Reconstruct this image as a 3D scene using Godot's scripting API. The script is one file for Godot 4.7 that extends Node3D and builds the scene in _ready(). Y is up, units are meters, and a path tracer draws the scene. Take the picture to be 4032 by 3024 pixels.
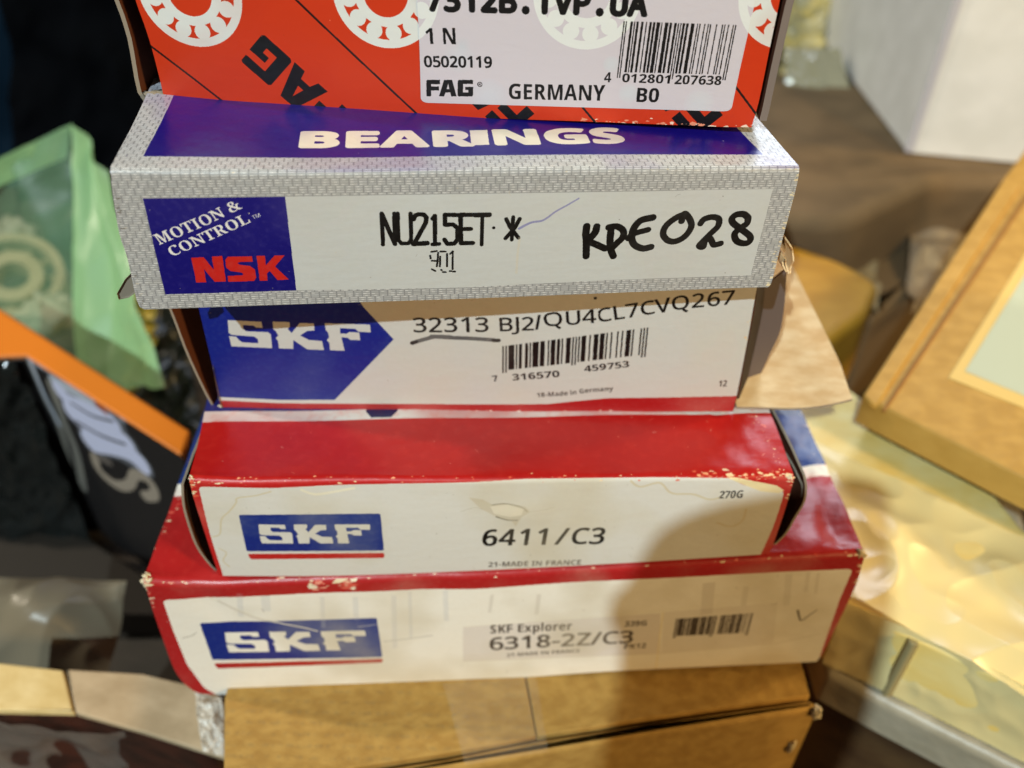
extends Node3D
# A stack of bearing cartons on a market heap. The script works in millimetres and commits in metres.

func _ready() -> void:
	# camera
	var cam := Camera3D.new()
	cam.name = "camera"
	add_child(cam)
	cam.transform = Transform3D(Basis(Vector3(0.999784, 0.015951, -0.013311), Vector3(-0.020775, 0.767621, -0.640567), Vector3(-0.000000, 0.640706, 0.767787)), Vector3(0.00604, 0.24145, 0.16208))
	var att := CameraAttributesPhysical.new()
	att.frustum_focal_length = 25.0
	att.exposure_aperture = 9.0
	att.frustum_focus_distance = 0.186
	cam.attributes = att
	cam.fov = 47.084
	cam.near = 0.01
	cam.far = 30.0
	cam.current = true
	# air and lamps
	var env := Environment.new()
	env.background_mode = Environment.BG_COLOR
	env.background_color = lin(0.050, 0.041, 0.030)
	env.tonemap_mode = Environment.TONE_MAPPER_LINEAR
	env.tonemap_exposure = 0.97
	env.sdfgi_enabled = true
	env.ssao_enabled = true
	env.ssil_enabled = true
	var we := WorldEnvironment.new()
	we.name = "world"
	we.environment = env
	add_child(we)
	lamp("white_bulb", "small cool white bulb hanging high before the carton stack", Vector3(-0.84, 2.07, 2.10), 0.012, Color(0.90, 0.98, 1.0), 8.0)
	lamp("warm_globe_lamp", "warm frosted globe lamp hanging above the cartons", Vector3(0.74, 0.48, 0.58), 0.07, Color(1.0, 0.83, 0.55), 0.62)
	lamp("rear_globe_lamp", "warm frosted globe lamp hanging behind the labelled carton", Vector3(0.78, 0.52, -0.28), 0.06, Color(1.0, 0.86, 0.58), 0.34)
	tube_panel(Vector3(0.42, 0.76, -0.86), Vector2(0.26, 0.42), Vector3(0.04, 0.08, 0.0), Color(0.88, 0.93, 1.0), 0.38)
	lamp("added_fill_bulb", "added white fill bulb hanging beside the heap above the tarpaulin", Vector3(-1.05, 0.85, -0.20), 0.03, Color(1.0, 0.95, 0.86), 0.85)  # added fill lamp that brightens the white carton's side face

	paper_normal = noise_tex(5, 0.03, [], 512, 3.0)
	var board_grey := plain(c8(150, 138, 122), 0.9, 0.2)
	var brown_inside := plain(c8(104, 62, 46), 0.85, 0.2)
	var plain_print := plain(c8(150, 40, 30), 0.5)
	var kraft_board := mottled(c8(206, 172, 124), c8(226, 202, 162), 31, 14.0, 0.75, 0.012)
	var fibre := plain(c8(222, 208, 176), 0.95, 0.1)
	var o: Node3D

	# the large red and white carton at the foot of the stack
	var f1 := Sheet.new(-101.8, -5.3, 100.3, 56.7, 10, c8(172, 30, 32))
	f1.rounded(pv([-93.91, 44.79, -81.96, 44.90, -51.86, 45.35, -7.92, 44.57, 17.17, 45.60, 54.84, 46.16, 94.53, 46.38, 94.19, 32.53, 95.15, 0.61, 88.26, -4.69, 30.70, -5.74, -56.00, -8.58, -88.51, -10.17, -89.26, -2.39, -92.27, 1.43, -94.70, 13.63, -94.75, 28.84]), 1.6, c8(241, 237, 228))
	f1.rounded(pv([-86.60, 33.57, -37.64, 33.47, -37.80, 14.41, -86.91, 15.50]), 0.8, c8(16, 38, 128))
	f1.rounded(pv([-86.80, 13.84, -37.79, 13.49, -38.06, 11.51, -86.44, 11.13]), 0.8, c8(172, 30, 32))
	skf(f1, Vector2(-80.67, 28.73), Vector2(-41.57, 27.88), Vector2(-81.87, 19.03), Vector2(-41.32, 18.52), c8(241, 237, 228))
	f1.poly(pv([-13.79, 27.83, 42.58, 30.09, 44.83, 9.95, -14.35, 10.43]), c8(214, 205, 202, 0.55))
	f1.poly(pv([43.41, 30.68, 76.07, 32.39, 78.84, 12.47, 45.19, 9.93]), c8(216, 206, 198, 0.45))
	f1.text(font("bold"), "SKF Explorer", pv([-6.05, 24.15, 17.43, 24.00]), 3.84, 3.84, c8(66, 58, 54), 0, 0)
	f1.text(font("sans"), "6318-2Z/C3", pv([-6.16, 15.70, 35.63, 16.13]), 6.18, 6.18, c8(66, 58, 54), 0.16, 0)
	f1.text(font("bold"), "21-MADE IN FRANCE", pv([-1.30, 11.72, 20.34, 12.33]), 1.78, 1.78, c8(66, 58, 54), 0, 0)
	f1.text(font("bold"), "339G", pv([32.75, 24.51, 39.10, 24.57]), 2.52, 2.52, c8(66, 58, 54), 0, 0)
	f1.text(font("bold"), "PK12", pv([33.65, 13.02, 40.07, 13.08]), 2.47, 2.47, c8(66, 58, 54), 0, 0)
	f1.bars("7316574321098", Vector2(47.47, 27.17), Vector2(69.84, 28.14), Vector2(47.66, 18.58), Vector2(70.02, 18.40), 0.12, c8(70, 62, 58), 1.25)
	f1.stroke(pv([82.91, 28.22, 83.93, 25.32, 85.02, 23.24, 86.69, 25.41, 88.52, 28.02]), 0.75, c8(38, 32, 30), true, 0.3)
	f1.stroke(pv([43.32, 30.50, 43.74, 17.08, 44.61, 1.08]), 0.35, c8(238, 226, 190), true)
	f1.stroke(pv([-14.35, 10.43, 44.85, 9.75, 78.94, 11.95, 92.33, 15.98]), 0.2, c8(196, 184, 168), false)
	f1.stroke(pv([-13.79, 27.83, 29.07, 30.57, 62.37, 33.32, 90.07, 35.54]), 0.2, c8(236, 230, 214), false)
	f1.stroke(pv([-73.12, 46.42, -74.83, 35.71]), 1.6, c8(196, 200, 206, 0.30), false)
	f1.stroke(pv([-66.48, 45.27, -67.38, 38.14]), 2.4, c8(196, 200, 206, 0.30), false)
	f1.stroke(pv([-51.45, 43.56, -52.95, 29.63]), 1.2, c8(196, 200, 206, 0.30), false)
	f1.stroke(pv([-42.62, 42.96, -43.39, 32.74]), 1.5, c8(196, 200, 206, 0.30), false)
	f1.stroke(pv([-32.16, 42.97, -33.78, 18.76]), 1.4, c8(196, 200, 206, 0.30), false)
	f1.stroke(pv([-27.71, 44.10, -28.82, 23.19]), 1.0, c8(196, 200, 206, 0.30), false)
	f1.stroke(pv([-18.09, 44.17, -18.33, 30.97]), 1.4, c8(196, 200, 206, 0.30), false)
	f1.stroke(pv([54.74, 43.16, 56.09, 28.68]), 3.5, c8(168, 158, 150, 0.22), false)
	f1.stroke(pv([76.81, 45.19, 79.00, 30.81]), 2.0, c8(168, 158, 150, 0.22), false)
	f1.stroke(pv([82.18, 45.70, 83.35, 36.88]), 1.2, c8(168, 158, 150, 0.22), false)
	f1.stroke(pv([85.06, 45.09, 86.41, 35.78]), 1.0, c8(168, 158, 150, 0.22), false)
	f1.stroke(pv([7.64, 41.03, 7.08, 32.11]), 1.2, c8(168, 158, 150, 0.22), false)
	f1.stroke(pv([-5.29, 41.90, -6.14, 33.94]), 1.0, c8(168, 158, 150, 0.22), false)
	f1.stroke(pv([65.57, 40.71, 66.37, 31.68]), 1.6, c8(168, 158, 150, 0.22), false)
	f1.stroke(pv([-81.96, 44.90, -76.47, 40.23, -70.77, 35.80, -65.12, 32.78, -58.41, 30.02, -54.85, 28.23]), 0.5, c8(240, 236, 222), true)
	f1.stroke(pv([-79.72, 43.33, -75.07, 38.53, -70.10, 34.64, -65.55, 32.81]), 0.9, c8(206, 198, 186, 0.5), true)
	f1.stroke(pv([-43.18, 29.69, -37.92, 30.46]), 0.4, c8(150, 155, 180), false)
	f1.stroke(pv([-36.63, 22.19, -27.33, 23.48, -22.67, 24.32]), 0.5, c8(208, 204, 196), true)
	f1.stroke(pv([-93.10, 26.39, -90.12, 27.72, -88.46, 29.14]), 0.25, c8(170, 165, 158), true)
	f1.age(11, 0.05, 0.55, c8(196, 184, 158))
	f1.chips(Vector2(-96.90, 53.73), Vector2(-84.78, 51.34), 26, 0.62, 0.6, [c8(236, 226, 200), c8(224, 206, 172), c8(226, 150, 130), c8(214, 90, 76)], 40)
	f1.chips(Vector2(-84.78, 51.34), Vector2(-59.56, 51.00), 4, 0.62, 0.6, [c8(236, 226, 200), c8(224, 206, 172), c8(226, 150, 130), c8(214, 90, 76)], 41)
	f1.chips(Vector2(-59.56, 51.00), Vector2(-8.35, 50.52), 14, 0.62, 0.6, [c8(236, 226, 200), c8(224, 206, 172), c8(226, 150, 130), c8(214, 90, 76)], 42)
	f1.chips(Vector2(-8.35, 50.52), Vector2(16.90, 50.97), 3, 0.62, 0.6, [c8(236, 226, 200), c8(224, 206, 172), c8(226, 150, 130), c8(214, 90, 76)], 43)
	f1.chips(Vector2(16.90, 50.97), Vector2(53.96, 52.00), 8, 0.62, 0.6, [c8(236, 226, 200), c8(224, 206, 172), c8(226, 150, 130), c8(214, 90, 76)], 44)
	f1.chips(Vector2(53.96, 52.00), Vector2(91.39, 52.71), 20, 0.62, 0.6, [c8(236, 226, 200), c8(224, 206, 172), c8(226, 150, 130), c8(214, 90, 76)], 45)
	f1.chips(Vector2(91.39, 52.71), Vector2(96.50, 52.29), 12, 0.62, 0.6, [c8(236, 226, 200), c8(224, 206, 172), c8(226, 150, 130), c8(214, 90, 76)], 46)
	f1.chips(Vector2(-54.40, 48.67), Vector2(-50.59, 48.42), 20, 1.3, 1.0, [c8(236, 226, 200), c8(224, 206, 172), c8(226, 150, 130), c8(214, 90, 76)], 52)
	f1.chips(Vector2(-45.41, 48.77), Vector2(-43.36, 47.94), 16, 1.2, 1.0, [c8(236, 226, 200), c8(224, 206, 172), c8(226, 150, 130), c8(214, 90, 76)], 53)
	f1.chips(Vector2(-96.90, 53.73), Vector2(-97.73, 42.26), 46, 0.9, 0.6, [c8(236, 226, 200), c8(224, 206, 172), c8(226, 150, 130), c8(214, 90, 76)], 50)
	f1.chips(Vector2(96.50, 52.29), Vector2(97.25, 40.38), 30, 0.8, 0.5, [c8(236, 226, 200), c8(224, 206, 172), c8(226, 150, 130), c8(214, 90, 76)], 51)
	f1.age(91, 1.6, 0.11, c8(222, 214, 198))
	f1.specks(60, 0.28, [c8(150, 140, 128), c8(120, 108, 96), c8(240, 236, 228)], 3)
	var t1 := Sheet.new(-104, -2, 104, 110, 8, c8(172, 30, 32))
	t1.poly(pv([-104.00, 30.68, 104.00, 29.51, 104.00, 130.00, -104.00, 130.00]), c8(241, 237, 228))
	t1.poly(pv([-104.00, 35.45, 104.00, 33.99, 104.00, 130.00, -104.00, 130.00]), c8(30, 58, 128))
	t1.age(12, 0.08, 0.35, c8(120, 20, 24))
	t1.chips(Vector2(-100, 0.4), Vector2(100, 0.4), 70, 0.5, 0.5, [c8(236, 226, 200), c8(224, 206, 172), c8(226, 150, 130), c8(214, 90, 76)], 61)
	t1.chips(Vector2(100, 0.4), Vector2(96, 60), 70, 0.6, 0.7, [c8(236, 226, 200), c8(224, 206, 172), c8(226, 150, 130), c8(214, 90, 76)], 62)
	t1.chips(Vector2(-100, 0.4), Vector2(-92, 40), 50, 0.6, 0.8, [c8(236, 226, 200), c8(224, 206, 172), c8(226, 150, 130), c8(214, 90, 76)], 63)
	t1.age(97, 0.9, 0.22, c8(206, 74, 64))
	t1.specks(110, 0.3, [c8(236, 170, 150), c8(240, 226, 200), c8(120, 14, 18)], 4)
	o = thing("carton", "large worn red and white carton with a blue logo at the foot of the stack", "carton", Transform3D(Basis(Vector3(0.99777, 0.01266, -0.06559), Vector3(-0.01266, 0.99992, 0.00000), Vector3(0.06559, 0.00083, 0.99785)), Vector3(7.62, 0.00, 12.68) * MM), "bearing cartons in the stack")
	carton(o, {"L": pv([-94.78, -0.76, -97.41, 3.85, -98.82, 11.68, -98.71, 22.27, -98.32, 31.81, -97.73, 42.26, -96.94, 51.05, -96.90, 53.73]), "R": pv([94.59, 1.21, 95.62, 7.08, 96.52, 22.98, 97.25, 40.38, 96.87, 47.37, 96.50, 52.29]), "B": pv([-94.78, -0.76, -86.46, -2.32, -58.08, -0.59, -8.75, -0.87, 31.40, 0.93, 86.01, 1.05, 94.59, 1.21]), "T": pv([-96.90, 53.73, -84.78, 51.34, -59.56, 51.00, -8.35, 50.52, 16.90, 50.97, 53.96, 52.00, 91.39, 52.71, 96.50, 52.29]), "r": 2.3, "depth": 186, "H": 52.76, "front": f1, "top": t1, "sl": 0.0211, "sr": 0.0039, "core": board_grey, "wrap": plain_print, "bulge": func(u: float, v: float) -> float: return -0.9 * sin(PI * v) * smoothstep(0.3, 0.0, u) * 0.8 + 0.5 * sin(PI * v) * sin(u * PI) + 0.10 * sin(u * 19.0) * v - 0.5 * exp(-pow((u - 0.375) * 26.0, 2.0)) * exp(-pow((v - 1.0) * 5.0, 2.0)) - 0.45 * exp(-pow((u - 0.25 + v * 0.18) * 34.0, 2.0)) * smoothstep(0.35, 0.9, v), "lift": func(x: float, d: float) -> float: return 0.24 * sin(x * 1.55 + d * 0.42 + sin(d * 0.12)) * smoothstep(62.0, 74.0, x) * smoothstep(2.0, 7.0, d) * smoothstep(64.0, 40.0, d) - 1.3 * exp(-pow((x + 88.0 - d * 0.36) / 4.5, 2.0)) * smoothstep(1.0, 9.0, d) * smoothstep(60.0, 28.0, d) - 0.8 * exp(-pow((x - 92.0 + d * 0.12) / 2.4, 2.0)) * smoothstep(1.0, 6.0, d) + 0.25 * sin(x * 0.23 + d * 0.31) })
	tuft(o, "torn_corner", Vector3(-96.2, 51.9, -1.4), Vector3(2.0, 2.6, 1.6), 3, fibre)
	tuft(o, "torn_corner", Vector3(95.7, 51.3, -1.2), Vector3(1.9, 2.1, 1.6), 4, fibre)
	end_flap(o, "end_flap", pv([-93.78, -0.76, -96.41, 3.85, -97.82, 11.68, -97.71, 22.27, -97.32, 31.81, -96.73, 42.26, -95.94, 51.05, -95.90, 52.13]), -2.0, -184.0, -88.0, board_grey, plain_print)
	end_flap(o, "end_flap", pv([93.59, 1.21, 94.62, 7.08, 95.52, 22.98, 96.25, 40.38, 95.87, 47.37, 95.50, 50.69]), -2.0, -184.0, 88.0, board_grey, plain_print)
	
	# the red and white carton second from the foot
	var f2 := Sheet.new(-76.5, -5.6, 77.3, 38.4, 13, c8(190, 30, 30))
	f2.rounded(pv([-71.61, 32.74, -54.39, 31.78, -42.81, 32.00, -3.40, 32.13, 9.49, 32.53, 33.59, 32.24, 58.07, 31.54, 62.53, 28.75, 72.86, 26.45, 72.56, 12.94, 71.63, 0.84, 71.99, -3.13, 31.37, -7.04, -24.32, -9.20, -72.87, -7.15, -72.23, -1.89, -72.21, 15.28]), 1.2, c8(220, 219, 215))
	f2.poly(pv([57.28, 31.84, 62.50, 28.89, 66.92, 26.63, 71.58, 25.92, 72.77, 26.88, 70.52, 28.51, 64.71, 30.23, 60.53, 31.47]), c8(238, 222, 176))
	f2.rounded(pv([-63.78, 22.73, -28.93, 22.01, -29.10, 7.72, -64.23, 8.69]), 0.7, c8(16, 38, 128))
	f2.rounded(pv([-64.20, 7.66, -29.09, 6.74, -29.29, 4.65, -63.84, 5.38]), 0.6, c8(190, 30, 30))
	skf(f2, Vector2(-59.53, 19.12), Vector2(-31.89, 18.18), Vector2(-60.25, 11.73), Vector2(-32.09, 10.90), c8(220, 219, 215))
	f2.text(font("mono"), "6411/C3", pv([-3.47, 8.70, 28.14, 8.26]), 6.25, 6.25, c8(13, 12, 13), 0.19, 0.06)
	f2.text(font("bold"), "270G", pv([56.30, 24.66, 62.32, 24.62]), 2.56, 2.56, c8(13, 12, 13), 0, 0)
	f2.text(font("bold"), "21-MADE IN FRANCE", pv([-1.92, -0.44, 23.06, -0.43]), 2.05, 2.05, c8(84, 78, 74), 0, 0)
	f2.stroke(pv([-71.93, 14.65, -69.70, 15.81, -68.28, 21.22, -65.77, 24.09, -63.70, 26.94, -63.01, 28.64, -58.63, 29.36, -54.56, 30.66]), 0.45, c8(206, 190, 150, 0.55), true)
	f2.stroke(pv([-71.17, 10.23, -69.51, 8.25, -70.92, 5.06, -69.77, 2.38]), 0.4, c8(206, 190, 150, 0.55), true)
	f2.stroke(pv([33.20, 31.36, 35.88, 29.19, 40.61, 30.45, 44.04, 26.83, 49.56, 26.30, 53.85, 24.38, 56.74, 25.01]), 0.6, c8(206, 190, 150, 0.55), true)
	f2.stroke(pv([57.31, 15.75, 61.20, 14.09, 63.89, 16.29, 64.06, 20.77]), 0.7, c8(200, 180, 140, 0.4), true)
	f2.poly(pv([-6.80, 26.97, -3.42, 26.16, -0.98, 24.29, 2.92, 24.53, 7.36, 23.31, 8.65, 21.45, 6.47, 19.69, 5.06, 16.01, 4.02, 18.29, 0.02, 19.90, -3.92, 22.95]), c8(206, 200, 186))
	f2.poly(pv([-1.47, 23.59, 2.93, 24.17, 6.89, 22.46, 6.45, 20.42, 3.49, 19.79, -0.48, 21.02]), c8(232, 226, 212))
	f2.stroke(pv([-0.98, 24.15, 2.43, 24.47, 6.38, 23.20, 7.91, 21.48]), 0.22, c8(96, 86, 70), true, 0.1)
	f2.stroke(pv([0.02, 19.90, 3.02, 18.62, 5.50, 18.54]), 0.35, c8(60, 54, 44), true, 0.2)
	f2.stroke(pv([8.40, 21.46, 11.85, 21.86, 14.78, 22.71]), 0.15, c8(190, 186, 176), true)
	f2.stroke(pv([-8.83, 22.02, -5.38, 23.36, -3.43, 22.57]), 0.15, c8(190, 186, 176), true)
	f2.stroke(pv([-47.57, 31.01, -44.31, 29.21, -39.17, 29.91, -34.40, 30.90]), 0.8, c8(240, 234, 212, 0.8), true)
	f2.age(21, 0.06, 0.45, c8(202, 190, 160))
	f2.chips(Vector2(-73.42, 34.43), Vector2(-64.17, 33.46), 14, 0.36, 0.3, [c8(240, 214, 170), c8(236, 170, 130), c8(220, 96, 70), c8(236, 222, 190)], 70)
	f2.chips(Vector2(-64.17, 33.46), Vector2(-46.17, 33.03), 4, 0.36, 0.3, [c8(240, 214, 170), c8(236, 170, 130), c8(220, 96, 70), c8(236, 222, 190)], 71)
	f2.chips(Vector2(-46.17, 33.03), Vector2(-9.57, 32.14), 5, 0.36, 0.3, [c8(240, 214, 170), c8(236, 170, 130), c8(220, 96, 70), c8(236, 222, 190)], 72)
	f2.chips(Vector2(-9.57, 32.14), Vector2(27.80, 31.51), 4, 0.36, 0.3, [c8(240, 214, 170), c8(236, 170, 130), c8(220, 96, 70), c8(236, 222, 190)], 73)
	f2.chips(Vector2(27.80, 31.51), Vector2(59.48, 31.22), 8, 0.36, 0.3, [c8(240, 214, 170), c8(236, 170, 130), c8(220, 96, 70), c8(236, 222, 190)], 74)
	f2.chips(Vector2(59.48, 31.22), Vector2(74.32, 30.62), 22, 0.36, 0.3, [c8(240, 214, 170), c8(236, 170, 130), c8(220, 96, 70), c8(236, 222, 190)], 75)
	f2.chips(Vector2(-73.42, 35.43), Vector2(-73.55, 29.71), 24, 0.6, 0.4, [c8(240, 214, 170), c8(236, 170, 130), c8(220, 96, 70), c8(236, 222, 190)], 77)
	f2.chips(Vector2(74.32, 31.62), Vector2(74.25, 23.29), 24, 0.6, 0.4, [c8(240, 214, 170), c8(236, 170, 130), c8(220, 96, 70), c8(236, 222, 190)], 78)
	f2.age(92, 1.6, 0.11, c8(206, 202, 192))
	f2.specks(50, 0.2, [c8(160, 150, 136), c8(130, 120, 108)], 5)
	var t2 := Sheet.new(-80, -2, 80, 60, 12, c8(178, 24, 21))
	t2.poly(pv([-90.00, 21.94, 90.00, 21.94, 90.00, 80.00, -90.00, 80.00]), c8(220, 219, 215))
	t2.poly(pv([-90.00, 26.14, 90.00, 26.14, 90.00, 80.00, -90.00, 80.00]), c8(22, 44, 124))
	t2.rounded(pv([-77.9, -9, 77.2, -9, 74.7, 22.2, -74.9, 22.2]), 3.0, c8(178, 24, 21))
	t2.poly(pv([-33.56, 27.94, -33.56, 25.14, -32.06, 22.84, -26.85, 22.74, -25.35, 25.14, -25.35, 27.94]), c8(18, 30, 80))
	t2.age(22, 0.05, 0.30, c8(150, 18, 26))
	t2.chips(Vector2(-72, 1.0), Vector2(72, 1.0), 50, 0.36, 0.4, [c8(240, 214, 170), c8(236, 170, 130), c8(220, 96, 70), c8(236, 222, 190)], 81)
	t2.chips(Vector2(50, 0.8), Vector2(74, 0.8), 60, 0.7, 0.7, [c8(240, 214, 170), c8(236, 170, 130), c8(220, 96, 70), c8(236, 222, 190)], 82)
	t2.chips(Vector2(72, 0), Vector2(69, 24), 40, 0.4, 0.5, [c8(240, 214, 170), c8(236, 170, 130), c8(220, 96, 70), c8(236, 222, 190)], 83)
	t2.age(98, 0.7, 0.22, c8(214, 76, 60))
	t2.specks(170, 0.22, [c8(236, 150, 130), c8(244, 220, 200), c8(140, 16, 20)], 6)
	o = thing("carton", "red topped carton with a torn white front, second from the foot of the stack", "carton", Transform3D(Basis(Vector3(0.99824, -0.00276, -0.05923), Vector3(0.00276, 1.00000, 0.00000), Vector3(0.05923, -0.00016, 0.99824)), Vector3(2.64, 52.76, 12.01) * MM), "bearing cartons in the stack")
	carton(o, {"L": pv([-73.28, -1.40, -73.32, 7.72, -73.38, 18.58, -73.55, 29.71, -73.42, 35.43]), "R": pv([74.19, 2.05, 74.14, 11.54, 74.25, 23.29, 74.32, 31.62]), "B": pv([-73.28, -1.40, -44.28, -2.58, -10.33, -2.10, 30.82, -0.48, 74.19, 2.05]), "T": pv([-73.42, 35.43, -64.17, 34.46, -46.17, 34.03, -9.57, 33.14, 27.80, 32.51, 59.48, 32.22, 74.32, 31.62]), "r": 1.7, "depth": 140, "H": 33.43, "front": f2, "top": t2, "sl": -0.0874, "sr": -0.0241, "core": board_grey, "wrap": plain_print, "bulge": func(u: float, v: float) -> float: return 0.35 * sin(PI * v) + 0.3 * sin(u * 7.0) * v - 0.55 * exp(-pow((u - 0.27) * 9.0, 2.0)) * exp(-pow((v - 1.0) * 4.0, 2.0)) - 0.5 * exp(-pow((u - 0.955) * 16.0, 2.0)) * exp(-pow((v - 0.92) * 6.0, 2.0)) + 0.35 * exp(-pow((u - 0.54) * 22.0, 2.0)) * exp(-pow((v - 0.66) * 9.0, 2.0)), "lift": func(x: float, d: float) -> float: return 0.22 * sin(x * 0.12 + 1.0) * sin(d * 0.2) - 0.5 * exp(-pow((x - 62.0 + d * 0.1) / 1.4, 2.0)) * smoothstep(2.0, 8.0, d) + 0.12 * sin(x * 0.7 + d * 0.5) * smoothstep(40.0, 60.0, x)})
	tuft(o, "torn_corner", Vector3(-72.8, 34.4, -1.0), Vector3(1.1, 1.1, 1.0), 5, fibre)
	tuft(o, "torn_corner", Vector3(73.5, 30.6, -1.0), Vector3(1.3, 1.2, 1.1), 6, fibre)
	end_flap(o, "end_flap", pv([-74.06, -1.03, -75.71, 3.38, -76.98, 9.27, -77.23, 16.78, -76.96, 24.55, -75.67, 31.95]), -1.5, -128.0, -66.0, brown_inside, board_grey, 0.6)
	end_flap(o, "dust_flap", pv([-74.74, -3.38, -75.90, 0.86, -77.00, 6.82, -77.14, 15.05, -76.69, 22.30, -75.95, 28.68]), -3.0, -60.0, -66.0, brown_inside, board_grey, 0.5)
	end_flap_r(o, "end_flap", pv([75.33, 4.36, 77.32, 8.68, 78.30, 14.87, 79.34, 20.85, 78.48, 26.70, 77.06, 30.63]), -1.5, -128.0, 66.0, brown_inside, board_grey, 0.6)
	end_flap_r(o, "dust_flap", pv([75.79, 2.38, 77.42, 6.53, 78.32, 12.79, 79.32, 18.47, 78.62, 24.39, 77.28, 27.31]), -3.0, -60.0, 66.0, brown_inside, board_grey, 0.5)
	
	# the white carton with the blue arrow
	var f3 := Sheet.new(-70.6, -4.2, 70.6, 51.6, 13, c8(202, 205, 204))
	f3.poly(pv([-75.14, 52.56, -35.95, 52.56, -27.16, 33.40, -20.63, 23.79, -37.67, 3.59, -52.20, 3.53, -71.38, 4.60, -71.37, 18.43]), c8(12, 32, 132))
	skf(f3, Vector2(-60.58, 29.19), Vector2(-26.04, 28.23), Vector2(-61.62, 21.10), Vector2(-26.01, 19.85), c8(202, 205, 204))
	f3.poly(pv([-68.24, 3.26, -60.13, 2.83, -52.39, 2.34, -23.00, 2.29, 8.23, 2.21, 18.52, 2.39, 24.65, 3.30, 33.81, 4.48, 49.16, 4.75, 68.05, 5.29, 73.60, -5.56, 7.79, -6.73, -71.42, -6.09]), c8(166, 22, 26))
	f3.text(font("sans"), "32313", pv([-15.45, 26.01, 2.80, 26.25]), 4.30, 4.30, c8(13, 12, 13), 0.09, 0)
	f3.text(font("sans"), "BJ2/QU4CL7CVQ267", pv([5.73, 26.42, 14.04, 26.77, 18.36, 28.02, 29.99, 29.14, 37.00, 30.54, 51.36, 33.32, 61.97, 34.55]), 3.98, 3.98, c8(13, 12, 13), 0.08, 0)
	f3.poly(pv([28.05, 36.53, 28.75, 36.53, 28.80, 35.86, 28.10, 35.85]), c8(13, 12, 13))
	f3.stroke(pv([-16.00, 22.75, -12.79, 23.92, -10.17, 24.67, -6.48, 24.59, -11.21, 24.74, -6.40, 24.40, -1.58, 24.18, 4.22, 23.72]), 1.15, c8(84, 86, 90), true)
	f3.stroke(pv([-16.12, 22.61, -15.06, 23.08]), 1.1, c8(34, 34, 36), false)
	f3.stroke(pv([4.12, 23.60, 5.33, 23.61]), 1.1, c8(34, 34, 36), false)
	f3.bars("7316570459753", Vector2(6.25, 21.79), Vector2(42.09, 27.61), Vector2(6.26, 13.91), Vector2(42.30, 19.23), 0.10, c8(13, 12, 13), 1.0)
	f3.text(font("bold"), "7", pv([3.90, 10.15, 5.26, 10.41]), 2.01, 2.01, c8(13, 12, 13), 0, 0)
	f3.text(font("bold"), "316570", pv([8.93, 10.56, 20.95, 11.84]), 2.14, 2.14, c8(13, 12, 13), 0, 0)
	f3.text(font("bold"), "459753", pv([27.22, 13.48, 38.55, 15.13]), 2.05, 2.05, c8(13, 12, 13), 0, 0)
	f3.text(font("bold"), "18-Made in Germany", pv([15.37, 4.75, 23.52, 5.52, 28.56, 6.48, 35.13, 7.17]), 1.54, 1.54, c8(60, 58, 56), 0, 0)
	f3.text(font("sans"), "12", pv([62.51, 8.54, 64.42, 8.68]), 1.93, 1.93, c8(13, 12, 13), 0.08, 0)
	f3.poly(pv([-48.89, -0.43, -46.85, -0.00, -44.56, -0.52, -42.12, 0.02, -40.45, -0.82, -41.50, -1.31, -44.65, -1.16, -48.60, -1.17]), c8(206, 150, 150))
	f3.age(31, 0.05, 0.30, c8(212, 200, 180))
	f3.chips(Vector2(-67.32, -0.09), Vector2(67.53, -0.04), 26, 0.45, 0.25, [c8(210, 160, 150), c8(232, 220, 210)], 91)
	f3.chips(Vector2(67.53, -0.04), Vector2(66.51, 48.56), 20, 0.35, 0.25, [c8(232, 206, 160), c8(224, 190, 140)], 92)
	f3.age(93, 1.6, 0.11, c8(196, 194, 188))
	f3.specks(30, 0.2, [c8(190, 180, 170), c8(150, 140, 130)], 7)
	var t3 := Sheet.new(-80, -2, 80, 60, 4, c8(208, 206, 202))
	o = thing("carton", "white carton with a large blue arrow and an open end flap, middle of the stack", "carton", Transform3D(Basis(Vector3(0.99980, 0.00761, -0.01845), Vector3(-0.00761, 0.99997, 0.00000), Vector3(0.01845, 0.00014, 0.99983)), Vector3(-2.64, 86.18, -12.75) * MM), "bearing cartons in the stack")
	carton(o, {"L": pv([-67.32, -0.09, -67.57, 4.11, -67.30, 14.91, -67.04, 26.86, -66.91, 31.71, -66.69, 48.56]), "R": pv([67.53, -0.04, 67.63, 4.82, 67.29, 21.98, 66.72, 37.37, 66.51, 48.56]), "B": pv([-67.32, -0.09, -64.34, -0.26, -31.23, -1.22, 7.76, -0.89, 41.57, -0.41, 67.53, -0.04]), "T": pv([-66.69, 48.56, -0.09, 48.56, 66.51, 48.56]), "r": 1.2, "depth": 136, "H": 48.56, "front": f3, "top": t3, "sl": 0.0000, "sr": 0.0000, "core": board_grey, "wrap": plain_print, "bulge": func(u: float, v: float) -> float: return 0.5 * sin(PI * v) * sin(PI * u), "lift": func(x: float, d: float) -> float: return 0.0})
	end_flap(o, "end_flap", pv([-69.35, -1.93, -70.71, 2.96, -72.09, 11.81, -73.08, 20.00, -73.52, 26.92, -73.92, 31.38, -75.92, 48.56]), -1.0, -128.0, -64.0, brown_inside, board_grey, 0.6)
	tuft(o, "torn_corner", Vector3(-67.7, 0.7, -0.6), Vector3(1.1, 1.0, 0.9), 8, fibre)
	var dg := []
	var da: PackedVector2Array
	var db: PackedVector2Array
	dg = []
	da = pv([69.11, 2.19, 68.61, 13.47, 68.34, 23.70, 68.05, 31.90, 67.51, 37.98])
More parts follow.
